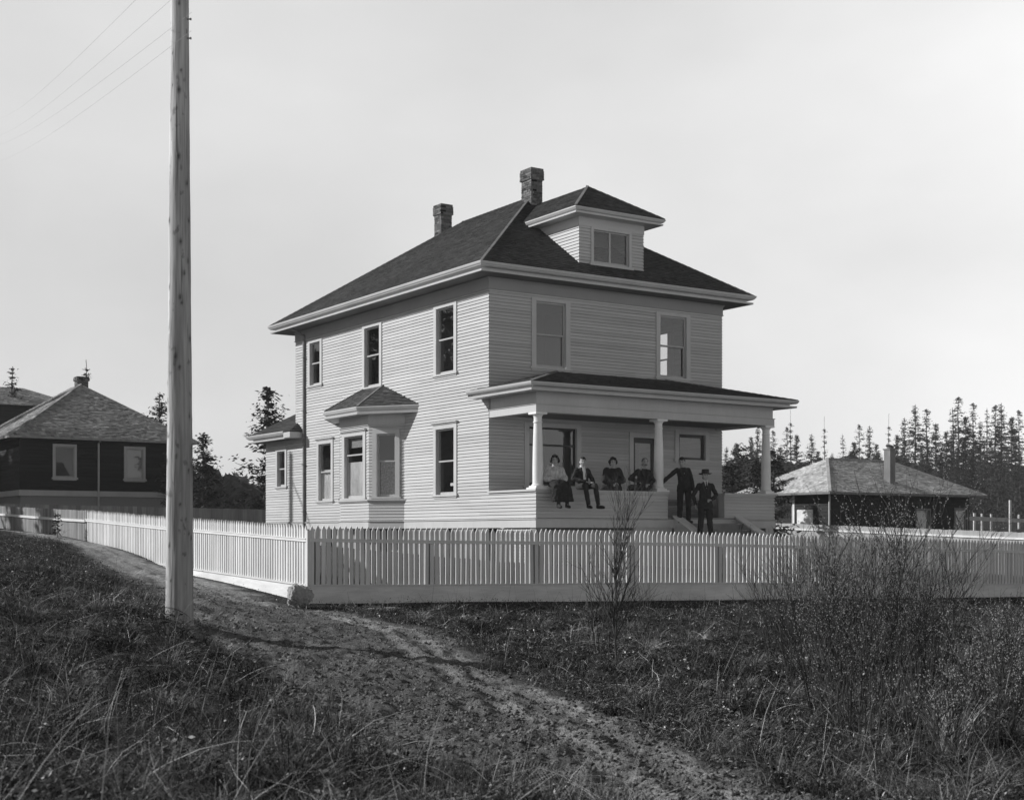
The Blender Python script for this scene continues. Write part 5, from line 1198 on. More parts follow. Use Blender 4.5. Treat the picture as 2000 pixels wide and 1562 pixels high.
# standing
def stand(): return dict(pelvis=(0, 0, .96), neck=(0, 0, 1.49), head=(0, -.03, 1.635), shL=(-.160, .01, 1.405), shR=(.160, .01, 1.405), elL=(-.25, .03, 1.14), elR=(.25, .03, 1.14), wrL=(-.26, -.04, .90), wrR=(.26, -.04, .90),
                    hpL=(-.095, 0, .90), hpR=(.095, 0, .90), knL=(-.11, -.01, .49), knR=(.11, -.01, .49), anL=(-.12, .03, .09), anR=(.12, .03, .09), toeL=(-.2, -1, -.05), toeR=(.3, -1, -.05), hdL=(0, -.1, -1), hdR=(0, -.1, -1), pnL=(1, 0, 0), pnR=(-1, 0, 0))
J = stand(); J['neck'] = (-.05, -.03, 1.44); J['shL'] = (-.21, -.02, 1.36); J['shR'] = (.11, -.02, 1.37); J['elR'] = (.20, .0, 1.10); J['head'] = (-.08, -.10, 1.565); J['elL'] = (-.40, -.02, 1.20); J['wrL'] = (-.62, .02, 1.00); J['hdL'] = (-.9, -.05, -.3); J['pnL'] = (0, 0, -1); J['wrR'] = (.22, -.08, .86)
person('bareheaded man standing in dark suit, arm reaching to the rail', hl(4.50, -Dp - .17, .275), RZ - .5, J, dict(name='jacket', top='darksuit', hem=-.28, pin=True, sleeve=(.062, .054, .042)), hair='short', headturn=-.35, headtilt=(.22, 0))
J = stand(); J['elR'] = (.30, .05, 1.16); J['wrR'] = (.13, -.16, 1.04); J['hdR'] = (-.8, -.4, -.1); J['pnR'] = (0, .5, -1); J['curlR'] = 1.1; J['elL'] = (-.30, .05, 1.16); J['wrL'] = (-.24, .06, .94); J['anL'] = (-.15, .03, .09); J['anR'] = (.15, -.02, .09)
person('standing man in brimmed hat, white collar and dark suit', hl(4.46, -Dp - 1.02, -.175), RZ - .5, J, dict(name='jacket', top='darksuit', hem=-.30, shirt='closed', sleeve=(.062, .055, .042)), hair='short', hat=True, headtilt=(-.05, 0))

# ================================================================== TREES
M['needle'] = mat('conifer_foliage', .055, .9, None, None, .6, spec=.1)
M['needle_far'] = mat('far_foliage', .062, .9, None, None, .5, spec=.1)
M['bark'] = mat('bark', .07, .9, [((4, 4, 1), .3, 4)])
nrg = np.random.default_rng(11)
def crown(h, r, start, whorl, dens, droop, clump, seed, sparse=0.0, lop=0.0, power=.8):
    g = np.random.default_rng(seed); P = []; bz = start * h; segs = []
    zc = bz
    while zc < h * .985:
        f = (zc - bz) / (h - bz); L0 = r * ((1 - f) ** power) * (.9 if f > .1 else .55 + 3.5 * f)
        n = g.integers(3, 6)
        for k in range(n):
            if g.random() < sparse: continue
            az = g.random() * 2 * np.pi; L = L0 * (.6 + .6 * g.random()) * (1 + lop * np.cos(az - 1)); L = max(L, .12)
            ns = max(2, int(L / clump * dens)); t = (np.arange(ns) + g.random(ns)) / ns
            t = t[t > .12]; zz = zc + .25 * L * t * (1 - f) - droop * L * t ** 2 + f * .5 * L * t
            x = np.cos(az) * L * t; y = np.sin(az) * L * t
            segs.append((zc, az, L, f)); P.append(np.stack([x, y, zz, t * 0 + az, (1 - t * .5)], -1))
        zc += whorl * (.6 + .8 * g.random()) * (1 - .5 * f)
    P = np.concatenate(P); m_ = 6; P = np.repeat(P, m_, 0); n = len(P)
    c = P[:, :3] + g.normal(0, clump * .45, (n, 3)) * np.array([1, 1, .45]); az = P[:, 3] + g.normal(0, .9, n); s_ = clump * (.5 + .9 * g.random(n)) * P[:, 4]
    d = np.stack([np.cos(az), np.sin(az), -.25 + g.normal(0, .3, n)], -1); d /= np.linalg.norm(d, axis=1)[:, None]
    u = g.normal(0, 1, (n, 3)); u[:, 2] += 1.0; w_ = np.cross(d, u); w_ /= np.linalg.norm(w_, axis=1)[:, None]
    a = d * s_[:, None] * .62; b = w_ * s_[:, None] * .23
    V = np.stack([c - a, c + b - a * .2, c + a, c - b - a * .1], 1).reshape(-1, 3); Fq = np.arange(n * 4).reshape(n, 4)
    tone = np.clip(.5 + g.normal(0, .35, n), -.3, 1.6)
    return V, Fq, tone, segs
def conifer(name, seed, h, r, start=.1, whorl=None, dens=1.0, droop=.25, clump=.35, sparse=0., m='needle', lop=0., power=.8, spike=0.0):
    root = empty(name, (0, 0, -500)); V, Fq, tone, segs = crown(h, r, start, whorl or h * .035, dens, droop, clump, seed, sparse, lop, power)
    big('crown', V, Fq, M[m], tone, parent=root)
    mb = MB(); g = random.Random(seed); pts = [(0, 0, -1)] + [((g.random() - .5) * .01 * h, (g.random() - .5) * .01 * h, h * k / 8) for k in range(1, 9)]
    pts.append((0, 0, h * (1.0 + spike))); rr_ = [h * .013 * (1 - .93 * min(1, k / 8)) + .012 for k in range(10)]
    mb.tube(pts, rr_, 7)
    for (zc, az, L, f) in segs[::2]:
        mb.tube([(0, 0, zc), (math.cos(az) * L * .5, math.sin(az) * L * .5, zc + .06 * L), (math.cos(az) * L * .9, math.sin(az) * L * .9, zc - droop * .8 * L + f * .4 * L)], [.02 + L * .012, .014 + L * .006, .008], 3, cap=False)
    mb.build('trunk', M['bark'], root); return root
def place(src, loc, rz, s, label, group, first=[]):
    if src.location.z > -400: r_ = src.copy(); C.objects.link(r_); ch = [c for c in src.children]; new = True
    else: r_ = src; ch = []; new = False
    if new:
        for c in ch: q_ = c.copy(); C.objects.link(q_); q_.parent = r_
    r_.location = loc; r_.rotation_euler = (0, 0, rz); r_.scale = s if hasattr(s, '__len__') else (s, s, s)
    tag(r_, label, 'tree', group); return r_
HB = 20.0
protos = [conifer('conifer_tree', 101, HB, 5.8, .04, whorl=.55, dens=1.2, droop=.30, clump=.44, sparse=.15, m='needle_far', power=.85),
          conifer('conifer_tree', 102, HB, 5.0, .06, whorl=.62, dens=1.2, droop=.42, clump=.44, sparse=.3, m='needle_far', power=.75),
          conifer('conifer_tree', 103, HB, 7.2, .05, whorl=.55, dens=1.25, droop=.22, clump=.46, sparse=.1, m='needle_far', power=.9),
          conifer('conifer_tree', 104, HB, 4.4, .12, whorl=.75, dens=1.2, droop=.3, clump=.36, sparse=.4, m='needle_far', power=.85),
          conifer('snag_tree', 105, HB, .9, .5, whorl=.7, dens=.5, droop=.1, clump=.4, sparse=.6, m='needle_far', power=.4, spike=.12)]
far = [(1787, 790, 0, 175), (1810, 798, 1, 172), (1872, 774, 1, 180), (1861, 796, 3, 186), (1901, 786, 1, 176), (1928, 797, 3, 183), (1944, 790, 1, 177), (1955, 787, 0, 185), (1976, 813, 2, 170), (1736, 831, 4, 190),
       (1698, 831, 0, 190), (1678, 828, 1, 195), (1646, 847, 3, 200), (1610, 836, 4, 195), (1585, 847, 0, 200), (1544, 824, 4, 190), (1537, 833, 1, 186), (1556, 848, 2, 190), (1510, 840, 1, 180), (1480, 833, 0, 182), (1467, 852, 2, 178),
       (1438, 864, 2, 170), (1419, 872, 0, 176), (1752, 848, 2, 180), (1766, 815, 0, 176), (1828, 826, 2, 172), (1848, 842, 2, 168), (1886, 812, 2, 172), (1915, 822, 0, 168), (1990, 800, 1, 178), (1668, 862, 2, 188), (1712, 866, 2, 180), (1598, 880, 2, 185), (1524, 872, 2, 178), (1625, 884, 0, 190), (1660, 880, 0, 185), (1840, 868, 0, 150), (1935, 860, 2, 160), (1870, 872, 2, 155), (1900, 880, 2, 150), (1800, 868, 2, 160), (1965, 870, 0, 158), (1858, 852, 0, 150), (1881, 864, 2, 142), (1922, 874, 0, 140), (1950, 882, 2, 138), (1982, 868, 2, 145), (1812, 858, 0, 150), (1836, 886, 2, 140), (1906, 858, 2, 152), (1870, 896, 2, 132), (1993, 884, 0, 136)]
adj = ['tall', 'slender', 'bushy', 'ragged', 'bare']
ordw = ['first', 'second', 'third', 'fourth', 'fifth', 'sixth', 'seventh', 'eighth', 'ninth', 'tenth', 'eleventh', 'twelfth', 'thirteenth', 'fourteenth', 'fifteenth', 'sixteenth', 'seventeenth', 'eighteenth', 'nineteenth', 'twentieth', 'twenty-first', 'twenty-second', 'twenty-third', 'twenty-fourth'] + ['thirtieth' if k == 30 else 'twenty-' + w_ for k, w_ in zip((25, 26, 27, 28, 29), ('fifth', 'sixth', 'seventh', 'eighth', 'ninth'))] + ['thirtieth'] + ['thirty-' + w_ for w_ in ('first', 'second', 'third', 'fourth', 'fifth', 'sixth', 'seventh', 'eighth', 'ninth')]
def far_where(i):
    u = far[i][0]; zone = 0 if u <= 1560 else (1 if u < 1740 else 2)
    zs = sorted(q[0] for q in far if (0 if q[0] <= 1560 else (1 if q[0] < 1740 else 2)) == zone); n = zs.index(u) + [q[0] for q in far[:i]].count(u)
    return '%s from the left of those %s' % (ordw[n], ['beyond the porch column', 'above the right bungalow roof', 'right of the pale stack'][zone])
for i, (u, v, k, d) in enumerate(far):
    zt = (1043 - v) / 2671.25 * d; z0 = 1.2; h = zt - z0
    side = 'behind the right bungalow' if 1560 < u < 1800 else ('in the gap by the porch column' if u <= 1560 else 'at the right edge beyond the bungalow')
    sc = h / HB; place(protos[k], (pt(u, d), d, EYE + z0), rng.random() * 6.28, (sc * (.9 + .25 * rng.random()) * (1.05 if u > 1750 else .9), sc * .9, sc), '%s distant conifer %s' % (adj[k], far_where(i)), 'far conifers on the right skyline')
# low forest mass behind (reads as one mass)
Vs = []; Ts = []
g = np.random.default_rng(5)
def mass(n, u0, u1, d0, d1, top, seed, sz=.9):
    g = np.random.default_rng(seed); u = g.uniform(u0, u1, n); d = g.uniform(d0, d1, n); vt = np.interp(u, [p[0] for p in top], [p[1] for p in top]) + 22 * (fbm(u / 16, u * 0, 4, seed) - .5) * 2
    z = g.random(n) ** .7 * ((1043 - vt) / 2671.25 * d); x = (u - 1000) / 2671.25 * d; c = np.stack([x, d, z + EYE], -1)
    a = g.normal(0, 1, (n, 3)); a /= np.linalg.norm(a, axis=1)[:, None]; b = np.cross(a, g.normal(0, 1, (n, 3))); b /= np.linalg.norm(b, axis=1)[:, None]
    s_ = sz * (.4 + .8 * g.random(n))[:, None]; V = np.stack([c - a * s_, c + b * s_ * .5, c + a * s_, c - b * s_ * .5], 1).reshape(-1, 3)
    return V, np.clip(.5 + g.normal(0, .35, n), -.3, 1.5)
V1, T1 = mass(60000, 1380, 2150, 195, 235, [(1380, 905), (1480, 900), (1560, 908), (1620, 902), (1700, 897), (1760, 905), (1850, 925), (2000, 915), (2150, 910)], 3, .55)
o = big('distant_forest', V1, np.arange(len(V1)).reshape(-1, 4), M['needle_far'], T1); tag(o, 'dense low band of distant forest behind the right bungalow', 'forest', kind='stuff')
V1, T1 = mass(9000, 360, 620, 120, 150, [(360, 930), (430, 925), (450, 945), (520, 955), (620, 950)], 4, .7)
V2, T2 = mass(9000, -200, 380, 120, 150, [(-200, 900), (380, 930)], 6, .7)
V1 = np.concatenate([V1, V2]); T1 = np.r_[T1, T2]
o = big('distant_forest', V1, np.arange(len(V1)).reshape(-1, 4), M['needle_far'], T1); tag(o, 'low dark tree line beyond the dark fence, left of the house', 'forest', kind='stuff')
# mid-distance firs
def fir(u, v, d, z0, r, seed, label, start=.08, dens=1.5, sparse=0.1, droop=.05, power=.9, clump=.22, lop=0, spike=0.0, group=None):
    h = (1043 - v) / 2671.25 * d - z0; t_ = conifer('fir_tree', seed, h, r, start, whorl=h * .045, dens=dens, droop=droop, clump=clump, sparse=sparse, lop=lop, power=power, spike=spike)
    t_.location = (pt(u, d), d, EYE + z0); return tag(t_, label, 'tree', group)
fir(524, 757, 60, .2, 2.0, 21, 'open-branched dark fir behind the rear wing of the white house', sparse=.25, dens=1.7, power=.62, clump=.28, droop=-.1)
fir(397, 846, 58, .3, 1.35, 22, 'small dark fir just right of the utility pole', sparse=.12, power=.6, dens=1.4, clump=.2)
fir(312, 766, 74, .5, 2.2, 23, 'dark fir rising behind the right slope of the left bungalow', sparse=.15, power=.6, dens=1.4)
fir(349, 858, 62, .4, 1.5, 28, 'dark fir hidden behind the utility pole', sparse=.1, power=.6)
fir(168, 718, 88, .5, 1.5, 24, 'thin spiky treetop above the left bungalow chimney', sparse=.45, power=.9, dens=1.2, start=.6, spike=.05)
fir(24, 716, 85, .5, 1.8, 25, 'fir at the left edge of the picture above the far roof', sparse=.3, power=.7)
fir(1441, 868, 72, -1, 1.9, 26, 'dark leafy fir just right of the house corner behind the porch', power=.5, dens=1.6)
fir(1478, 892, 66, -1, 1.3, 27, 'small dark fir in the porch opening near the right column', power=.5, dens=1.5)
fir(1512, 876, 58, -1, 1.25, 29, 'dark fir right of the right porch column', power=.5, dens=1.5, sparse=.2)
fir(1426, 905, 64, -1, 1.3, 30, 'low dark fir against the right wall of the house', power=.5, dens=1.6)
# firs out of frame on the left: they throw the shade on the far fence and show in the side windows
for i, (x, y, h) in enumerate([(-27.5, 41.5, 8), (-30, 44.5, 9), (-40, 52, 17), (-35.5, 54, 15), (-45, 57, 19), (-36, 50.5, 13), (-48, 50, 18), (-42, 62, 19), (-38, 58, 17), (-52, 58, 20), (-33.5, 57, 13), (-44, 53.5, 16), (-56, 64, 22), (-50, 68, 22)]):
    t_ = conifer('fir_tree', 50 + i, h, h * .2, .03, whorl=h * .035, dens=1.1, clump=.6, sparse=.05, droop=.15, power=.55); t_.location = (x, y, EYE + .3); tag(t_, 'fir out of view to the left, %s' % ['nearest the track end', 'second nearest the track end', 'tall, behind the near pair', 'small, beside the near pair', 'tall, mid row', 'small, mid row', 'far left of the row', 'right end of the back row', 'middle of the back row', 'left end of the back row', 'lone, right of the row', 'medium, centre of the row', 'tallest, back left corner', 'tallest but one, back left'][i], 'tree', 'firs out of view at left')
V1, T1 = mass(30000, -1700, -420, 62, 84, [(-1700, 520), (-900, 600), (-420, 680)], 8, 1.1)
o = big('distant_forest', V1, np.arange(len(V1)).reshape(-1, 4), M['needle_far'], T1); tag(o, 'dark wood standing out of view to the left, mirrored in the side windows', 'forest', kind='stuff')
sp_ = empty('utility_pole', (-20.6, 45.8, EYE + .3), 0, 'second log utility pole standing out of view at left, its shadow on the rear wing', 'utility pole')
mb = MB(); mb.tube([(0, 0, -1), (0, 0, 9.5)], [.15, .11], 14); mb.build('pole_shaft', M['lumber'], sp_)
mb = MB(); mb.beam((0, .1, 8.8), (0.2, -1.3, 7.4), .05, .05); mb.build('brace', M['lumber'], sp_)
# small plant by the left fence
mb = MB(); q = random.Random(3)
for k in range(70):
    z = .06 + .6 * q.random(); a = q.random() * 6.28; r_ = (.04 + .16 * q.random()) * (1.1 - z); p = Vector((math.cos(a) * r_, math.sin(a) * r_, z)); d = Vector((q.gauss(0, 1), q.gauss(0, 1), q.gauss(0, .6))).normalized() * .06; e = d.cross(Vector((q.random(), q.random(), q.random()))).normalized() * .025
    mb.poly([p - d, p + e, p + d, p - e], q.random())
xx, yy = pt(112, 37.2), 37.2
pr0 = empty('young_plant', (xx, yy, EYE + gz(xx, yy)), 0, 'small dark leafy plant growing against the far left fence', 'plant'); mb.build('leaves', M['needle'], pr0)
mb = MB(); mb.tube([(0, 0, -.05), (.02, 0, .4), (0, 0, .7)], [.012, .008, .003], 5); mb.build('stem', M['bark'], pr0)

# ================================================================== BARE SHRUBS
M['twig'] = mat('twig_bark', .04, .8, None, None, .6)
M['bud'] = mat('willow_catkin', .38, .8, None, None, .3)
def shrub(name, u, v, h, nst, spread, seed, label, rad=.0068, sub=5, buds=0, lean=(0, 0), cat='shrub', group=None, twigm='twig', d=None, base_r=.12, curve=.5):
    if d is None: x, y, z = og(u, v)
    else: x, y = pt(u, d), d; z = gz(x, y)
    g = random.Random(seed); root = empty(name, (x, y, EYE + z - .03), 0, label, cat, group); mb = MB(); bd = []
    def stem(p, dr, L, r, lev, tn):
        n = max(4, int(L / .12)); pts = [p.copy()]; dirs = []; dd = dr.copy()
        for k in range(n):
            dd = (dd + Vector((g.gauss(0, .055), g.gauss(0, .055), g.gauss(0, .03) + .035 * curve))).normalized(); p = p + dd * (L / n); pts.append(p.copy()); dirs.append(dd.copy())
        rr_ = [r * (1 - .8 * k / n) + .0012 for k in range(n + 1)]; mb.tube(pts, rr_, 5 if r > .006 else 3, tn, cap=False)
        if buds and lev >= 1:
            for k in range(int(L * buds)):
                t = g.random() * .9 + .1; i = min(n - 1, int(t * n)); q_ = pts[i].lerp(pts[i + 1], t * n - i); bd.append((q_ + Vector((g.gauss(0, .004), g.gauss(0, .004), 0)), dirs[i]))
        if lev < 2:
            m_ = int((sub if lev == 0 else sub * .35) * (.5 + g.random())) if L > .15 else 0
            for k in range(m_):
                t = .25 + .7 * g.random(); i = min(n - 1, int(t * n)); a = g.random() * 6.283; per = dirs[i].cross(Vector((math.cos(a), math.sin(a), .2))).normalized()
                nd = (dirs[i] * (.75 + .4 * g.random()) + per * (.35 + .4 * g.random()) + Vector((0, 0, .15))).normalized(); stem(pts[i], nd, L * (.28 + .3 * g.random()) * (1.15 - t * .4), rr_[i] * .62, lev + 1, tn)
    for k in range(nst):
        a = g.random() * 6.283; sp__ = spread * g.random() ** .6; dr = Vector((math.cos(a) * sp__ + lean[0], math.sin(a) * sp__ + lean[1], 1)).normalized(); rb_ = base_r * g.random()
        stem(Vector((math.cos(a) * rb_, math.sin(a) * rb_, 0)), dr, h * (.6 + .45 * g.random()) if nst > 1 else h, rad * (.6 + .5 * g.random()), 0 if h > .5 else 1, g.random())
    mb.build('branches', M[twigm], root)
    if bd:
        n = len(bd); c = np.array([tuple(b_[0]) for b_ in bd]); dd = np.array([tuple(b_[1]) for b_ in bd]); gg = np.random.default_rng(seed); s_ = (.0034 + .0030 * gg.random(n))[:, None]
        e = np.cross(dd, gg.normal(0, 1, (n, 3))); e /= np.linalg.norm(e, axis=1)[:, None]; f = np.cross(dd, e); c = c + e * .006
        V = np.stack([c - dd * s_ * 1.6, c + dd * s_ * 1.6, c + e * s_, c - e * s_, c + f * s_, c - f * s_], 1).reshape(-1, 3); base = np.arange(n)[:, None, None] * 6
        T = np.array([[0, 2, 4], [0, 4, 3], [0, 3, 5], [0, 5, 2], [1, 4, 2], [1, 3, 4], [1, 5, 3], [1, 2, 5]])[None]; Fq = (base + T).reshape(-1, 3)
        big('catkins', V, Fq, M['bud'], np.repeat(gg.random(n), 8), parent=root, nv=3, smooth=True)
    return root
wg = 'budding willow shrubs at the right'
shrub('willow_shrub', 1640, 1395, 2.05, 26, .34, 61, 'tallest middle willow of the dense thicket, rising over the fence', buds=14, sub=10, group=wg, base_r=.35)
shrub('willow_shrub', 1735, 1375, 2.25, 26, .36, 62, 'right-centre willow of the thicket reaching up to the bungalow roof', buds=14, sub=10, group=wg, base_r=.4)
shrub('willow_shrub', 1585, 1345, 1.8, 16, .46, 63, 'left flank of the willow thicket with stems fanning over the pickets', buds=6, sub=6, lean=(-.15, 0), group=wg, base_r=.25)
shrub('willow_shrub', 1815, 1345, 1.65, 20, .40, 64, 'right flank of the willow thicket with arching stems', buds=16, sub=6, lean=(.1, 0), group=wg, base_r=.3)
shrub('willow_shrub', 1690, 1450, 1.15, 16, .42, 65, 'low willow growth in front of the thicket', buds=9, sub=6, group=wg, base_r=.4)
shrub('willow_shrub', 1935, 1475, 1.25, 16, .40, 66, 'willow with bright catkins at the right edge', buds=26, sub=7, group=wg, base_r=.3)
shrub('willow_shrub', 1800, 1475, .95, 12, .45, 67, 'short budding willow stems before the right flank', buds=22, sub=6, group=wg, base_r=.35)
shrub('willow_shrub', 1965, 1330, 1.15, 11, .40, 68, 'smaller budding willow beyond the right edge shrub', buds=26, sub=6, group=wg, base_r=.3)
shrub('bare_sapling', 1204, 1298, 2.2, 2, .07, 71, 'bare sapling with upswept twigs in front of the seated people', rad=.014, sub=17, base_r=.05, curve=1.2, cat='sapling')
shrub('bare_sapling', 1172, 1285, 1.35, 5, .22, 72, 'low bare stems just left of the sapling', rad=.008, sub=6, cat='sapling')
shrub('bare_sapling', 1265, 1262, 1.25, 6, .35, 73, 'thin bare twigs fanning right of the sapling', rad=.007, sub=5, cat='sapling')
shrub('bare_sapling', 1437, 1262, .95, 4, .15, 74, 'short bare sapling in front of the dark fence post', rad=.006, sub=5, cat='sapling')
shrub('bare_sapling', 1540, 1322, 1.45, 6, .12, 75, 'upright pale stems left of the willow thicket', rad=.011, sub=7, cat='sapling')
shrub('bare_sapling', 1508, 1282, 1.2, 5, .2, 76, 'upright bare shoots between the short sapling and the willows', rad=.007, sub=6, cat='sapling')
shrub('bare_sapling', 1090, 1225, .55, 5, .4, 77, 'low dry twigs near the fence, left of the sapling', rad=.005, sub=5, cat='sapling')
shrub('bare_sapling', 1020, 1235, .5, 4, .4, 78, 'small leaning dry stems near the kickboard', rad=.005, sub=4, cat='sapling')

# ================================================================== GROUND COVER (nobody could count it)
M['litter'] = mat('dead_leaves', .10, .9, None, None, .75, spec=.1)
M['grass'] = mat('dry_grass', .105, .9, None, None, .75, spec=.1)
M['straw'] = mat('straw', .32, .8, None, None, .9)
M['fern'] = mat('dead_bracken', .06, .9, None, None, .7, spec=.1)
M['clod'] = mat('soil_clod', .12, 1, None, None, .5, spec=.05)
def sample(n, seed, dmin=5.6, dmax=34, road=False, half=.42):
    g = np.random.default_rng(seed); X = []; Yv = []
    while sum(map(len, X)) < n:
        y = dmin * (dmax / dmin) ** g.random(n); x = (g.random(n) * 2 - 1) * half * y     # density thins gently with distance
        keep = g.random(n) < .35 + .65 * fbm(x * .8, y * .8, 3, 50)
        rm_ = roadmask(x, y); ins = inpoly(x, y, YARD); df = dpoly(x, y, [lpt(24), lpt(0), fpt(0), fpt(28)])
        keep &= (~ins) & (df > .06)
        if road: keep &= rm_ > .5
        else: keep &= (g.random(n) > rm_ * 1.25) & (g.random(n) < np.where(y > 20, np.clip(df / 1.6, .12, 1), 1))
        X.append(x[keep]); Yv.append(y[keep])
    x = np.concatenate(X)[:n]; y = np.concatenate(Yv)[:n]; return g, x, y, ground_z(x, y) + EYE
def unit(a): return a / (np.linalg.norm(a, axis=-1, keepdims=True) + 1e-9)
# leaf litter and small leaves
g, x, y, z = sample(300000, 1); n = len(x); cl = fbm(x * 1.8, y * 1.8, 3, 60)
z = z + g.random(n) ** 1.6 * .14 * np.clip((cl - .35) * 3.2, .15, 1.5); c = np.stack([x, y, z], -1)
a = unit(np.stack([g.normal(0, 1, n), g.normal(0, 1, n), g.normal(0, .55, n)], -1)); b = unit(np.cross(a, np.stack([g.normal(0, .7, n), g.normal(0, .7, n), np.ones(n)], -1)))
s_ = (.009 + .024 * g.random(n) ** 2)[:, None]; V = np.stack([c - a * s_, c + b * s_ * .45, c + a * s_, c - b * s_ * .45], 1).reshape(-1, 3)
tn = .45 + .5 * (cl - .5) + g.normal(0, .42, n); tn = np.where(g.random(n) < .07, 1.8 + g.random(n) * 3, tn); tn = np.clip(tn, -.35, 5)
o = big('leaf_litter', V, np.arange(len(V)).reshape(-1, 4), M['litter'], tn); tag(o, 'dead leaves and low growth covering the rough ground beside the track', 'ground cover', kind='stuff')
# blades: arching strips
def strips(name, label, n, seed, L0, L1, w0, w1, up0, up1, m, tonef, bend=1.2, seg=3, zoff=.0, clumpw=True, **k):
    g, x, y, z = sample(n, seed, **k); cl = fbm(x * 1.5, y * 1.5, 3, 60)
    L = (L0 + (L1 - L0) * g.random(n) ** 1.7) * (.45 + 1.1 * cl if clumpw else 1); az = g.random(n) * 2 * np.pi; el = up0 + (up1 - up0) * g.random(n); wd = (w0 + (w1 - w0) * g.random(n)) / 2
    p = np.stack([x, y, z + zoff], -1); rows = []; sd = np.stack([-np.sin(az), np.cos(az), g.normal(0, .3, n)], -1)
    for i in range(seg + 1):
        ws = wd * (1 - .85 * i / seg); rows.append((p - sd * ws[:, None], p + sd * ws[:, None]))
        e = el - bend * (i / seg) * (.5 + g.random(n)); d = np.stack([np.cos(az) * np.cos(e), np.sin(az) * np.cos(e), np.sin(e)], -1); p = p + d * (L / seg)[:, None]; az = az + g.normal(0, .12, n)
    V = np.stack([q_ for r_ in rows for q_ in r_], 1); k_ = (seg + 1) * 2; base = np.arange(n)[:, None] * k_
    Fq = np.concatenate([base + np.array([[2 * i, 2 * i + 1, 2 * i + 3, 2 * i + 2]]) for i in range(seg)], 1).reshape(-1, 4)
    tn = np.repeat(tonef(g, n, cl), seg); o = big(name, V.reshape(-1, 3), Fq, M[m], tn); tag(o, label, 'grass', kind='stuff'); return o
strips('grass', 'short dry grass and weeds covering the banks beside the track', 110000, 2, .05, .28, .003, .007, .3, 1.45, 'grass', lambda g, n, c: np.clip(.35 + .8 * (c - .5) + g.normal(0, .45, n), -.4, 3))
strips('straw', 'scattered pale straws and broken stems lying over the rough ground', 12000, 3, .12, .8, .003, .0065, -.05, .6, 'straw', lambda g, n, c: np.clip(.5 + g.normal(0, .5, n), -.5, 2.0), bend=.5, seg=4, zoff=.03)
strips('straw', 'short curled pale stems and leaf ribs matted over the ground', 60000, 14, .03, .15, .0025, .006, -.3, .9, 'straw', lambda g, n, c: np.clip(-.1 + g.normal(0, .55, n), -.75, 2.2), bend=2.0, seg=3, zoff=.05)
strips('dead_stalks', 'upright dry stalks standing in the brush', 2600, 4, .25, .8, .003, .006, 1.0, 1.55, 'straw', lambda g, n, c: np.clip(g.normal(.1, .4, n), -.6, 1.2), bend=.35, seg=4)
strips('brambles', 'dark arching bramble stems tangled over the banks', 4500, 5, .3, 1.1, .004, .007, .4, 1.3, 'twig', lambda g, n, c: g.random(n), bend=2.2, seg=6)
g, cx_, cy_, cz_ = sample(900, 21, dmax=26); k_ = 95; n = len(cx_) * k_
ci = np.repeat(np.arange(len(cx_)), k_); rad_ = (.10 + .22 * g.random(len(cx_)))[ci]; az = g.random(n) * 2 * np.pi; r0 = rad_ * np.sqrt(g.random(n)) * .6
x = cx_[ci] + np.cos(az) * r0; y = cy_[ci] + np.sin(az) * r0; z = ground_z(x, y) + EYE - .01; L = rad_ * (.6 + .9 * g.random(n)); el = .5 + .9 * g.random(n); wd = .0025 + .004 * g.random(n)
p = np.stack([x, y, z], -1); rows = []; a0 = az + g.normal(0, .5, n); sd = np.stack([-np.sin(a0), np.cos(a0), g.normal(0, .3, n)], -1)
for i in range(4):
    ws = wd * (1 - .8 * i / 3); rows.append((p - sd * ws[:, None], p + sd * ws[:, None])); e = el - 1.6 * (i / 3) * (.5 + g.random(n)); p = p + np.stack([np.cos(a0) * np.cos(e), np.sin(a0) * np.cos(e), np.sin(e)], -1) * (L / 3)[:, None]; a0 = a0 + g.normal(0, .25, n)
V = np.stack([q_ for r_ in rows for q_ in r_], 1); base = np.arange(n)[:, None] * 8; Fq = np.concatenate([base + np.array([[2 * i, 2 * i + 1, 2 * i + 3, 2 * i + 2]]) for i in range(3)], 1).reshape(-1, 4)
ct = np.clip(g.normal(.45, .55, len(cx_)), -.5, 2.0)[ci]; o = big('weed_clumps', V.reshape(-1, 3), Fq, M['grass'], np.repeat(np.clip(ct + g.normal(0, .3, n), -.5, 3), 3)); tag(o, 'matted clumps of dry weeds dotted over the rough ground', 'weeds', kind='stuff')
# dead bracken fronds
g, x, y, z = sample(1100, 6, dmin=8.5, dmax=22); Vs = []; Ts = []
for i in range(len(x)):
    if i % 3 and x[i] > -.5: continue
    L = .35 + .45 * g.random(); az = g.random() * 6.283; el = .7 * g.random(); p = np.array([x[i], y[i], z[i] + .04]); npn = 32; d0 = np.array([math.cos(az), math.sin(az), 0]); sdv = np.array([-math.sin(az), math.cos(az), 0]); tw = g.normal(0, .5); br_ = np.clip(.4 + g.normal(0, .4), -.3, 1.8)
    roll = np.array([sdv * math.cos(tw) + np.array([0, 0, 1]) * math.sin(tw)])[0]
    for k in range(npn):
        t = k / npn; e = el - 1.5 * t; d = d0 * math.cos(e) + np.array([0, 0, 1]) * math.sin(e); q0 = p; p = p + d * L / npn; ln = .10 * L / .6 * math.sin(math.pi * min(1, (t * .85 + .15))) ** .8 * (.8 + .4 * g.random())
        for s in (-1, 1):
            e1 = roll * s * ln + d * ln * .45 + np.array([0, 0, -.25 * ln]); w_ = d * .006; Vs += [q0, q0 + e1 * .5 - w_, q0 + e1, q0 + e1 * .5 + w_]; Ts.append(br_ + g.normal(0, .15))
V = np.array(Vs); o = big('bracken', V, np.arange(len(V)).reshape(-1, 4), M['fern'], np.array(Ts)); tag(o, 'flattened dead bracken fronds over the left bank', 'ferns', kind='stuff')
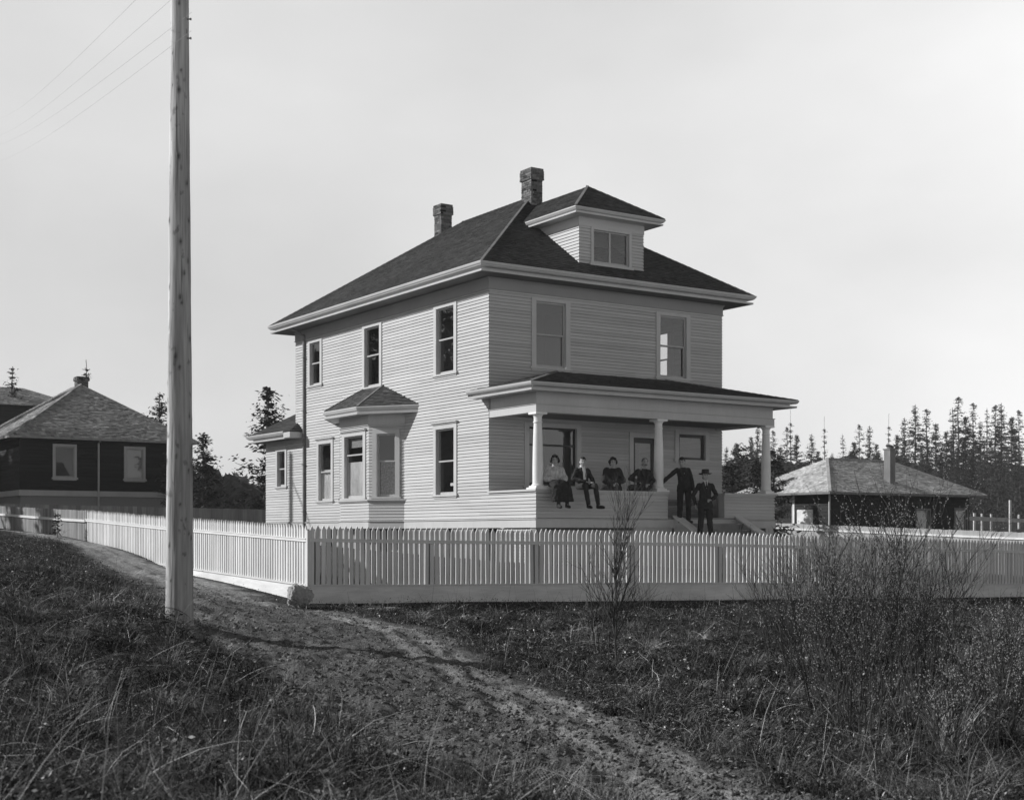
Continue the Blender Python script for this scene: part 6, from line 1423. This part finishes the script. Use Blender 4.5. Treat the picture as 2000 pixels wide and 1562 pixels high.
# clods on the track
g, x, y, z = sample(45000, 8, dmax=26, road=True); n = len(x); s_ = (.004 + .026 * g.random(n) ** 5)[:, None]; c = np.stack([x, y, z], -1)
dirs = np.array([[1, 0, 0], [-1, 0, 0], [0, 1, 0], [0, -1, 0], [0, 0, .7], [0, 0, -.7]]); V = c[:, None, :] + dirs[None] * s_[:, :, None] * (.6 + .8 * g.random((n, 6, 1))) + g.normal(0, .25, (n, 6, 3)) * s_[:, :, None]
T = np.array([[0, 2, 4], [2, 1, 4], [1, 3, 4], [3, 0, 4], [2, 0, 5], [1, 2, 5], [3, 1, 5], [0, 3, 5]])[None]; Fq = (np.arange(n)[:, None, None] * 6 + T).reshape(-1, 3)
o = big('soil_clods', V.reshape(-1, 3), Fq, M['clod'], np.repeat(np.clip(.5 + g.normal(0, .4, n), 0, 2), 8), nv=3); tag(o, 'crumbled clods of earth scattered along the dirt track', 'soil', kind='stuff')
# tall grass tuft at the right
x, y, z = og(1860, 1480); mb = MB(); q = random.Random(9)
for k in range(110):
    a = q.random() * 6.28; e = .15 + .35 * q.random() ** 1.5; L = .35 + .4 * q.random(); p = Vector((q.gauss(0, .05), q.gauss(0, .05), 0)); pts = [p]; d = Vector((math.cos(a) * e, math.sin(a) * e, 1)).normalized()
    for j in range(5): d = (d + Vector((math.cos(a) * .06, math.sin(a) * .06, -.05))).normalized(); p = p + d * L / 5; pts.append(p)
    mb.tube(pts, [.003, .0028, .0025, .002, .0015, .001], 3, q.random() * 1.2, cap=False)
o = mb.build('grass_tuft', M['straw']); o.location = (x, y, EYE + z); tag(o, 'tall pale grass tuft at lower right among the willows', 'grass tuft')

# ================================================================== AIR
hz = MB(); hz.box(-720, 720, -8, 600, EYE - 3.2, EYE + 24)
hm_ = bpy.data.materials.new('haze'); hm_.use_nodes = True; N = hm_.node_tree.nodes; N.clear(); oo = N.new('ShaderNodeOutputMaterial'); vv = N.new('ShaderNodeVolumePrincipled')
vv.inputs['Color'].default_value = (.95, .95, .95, 1); vv.inputs['Density'].default_value = .0004; vv.inputs['Anisotropy'].default_value = .2; hm_.node_tree.links.new(vv.outputs[0], oo.inputs['Volume'])
hzo = hz.build('haze', hm_); tag(hzo, kind='stuff')
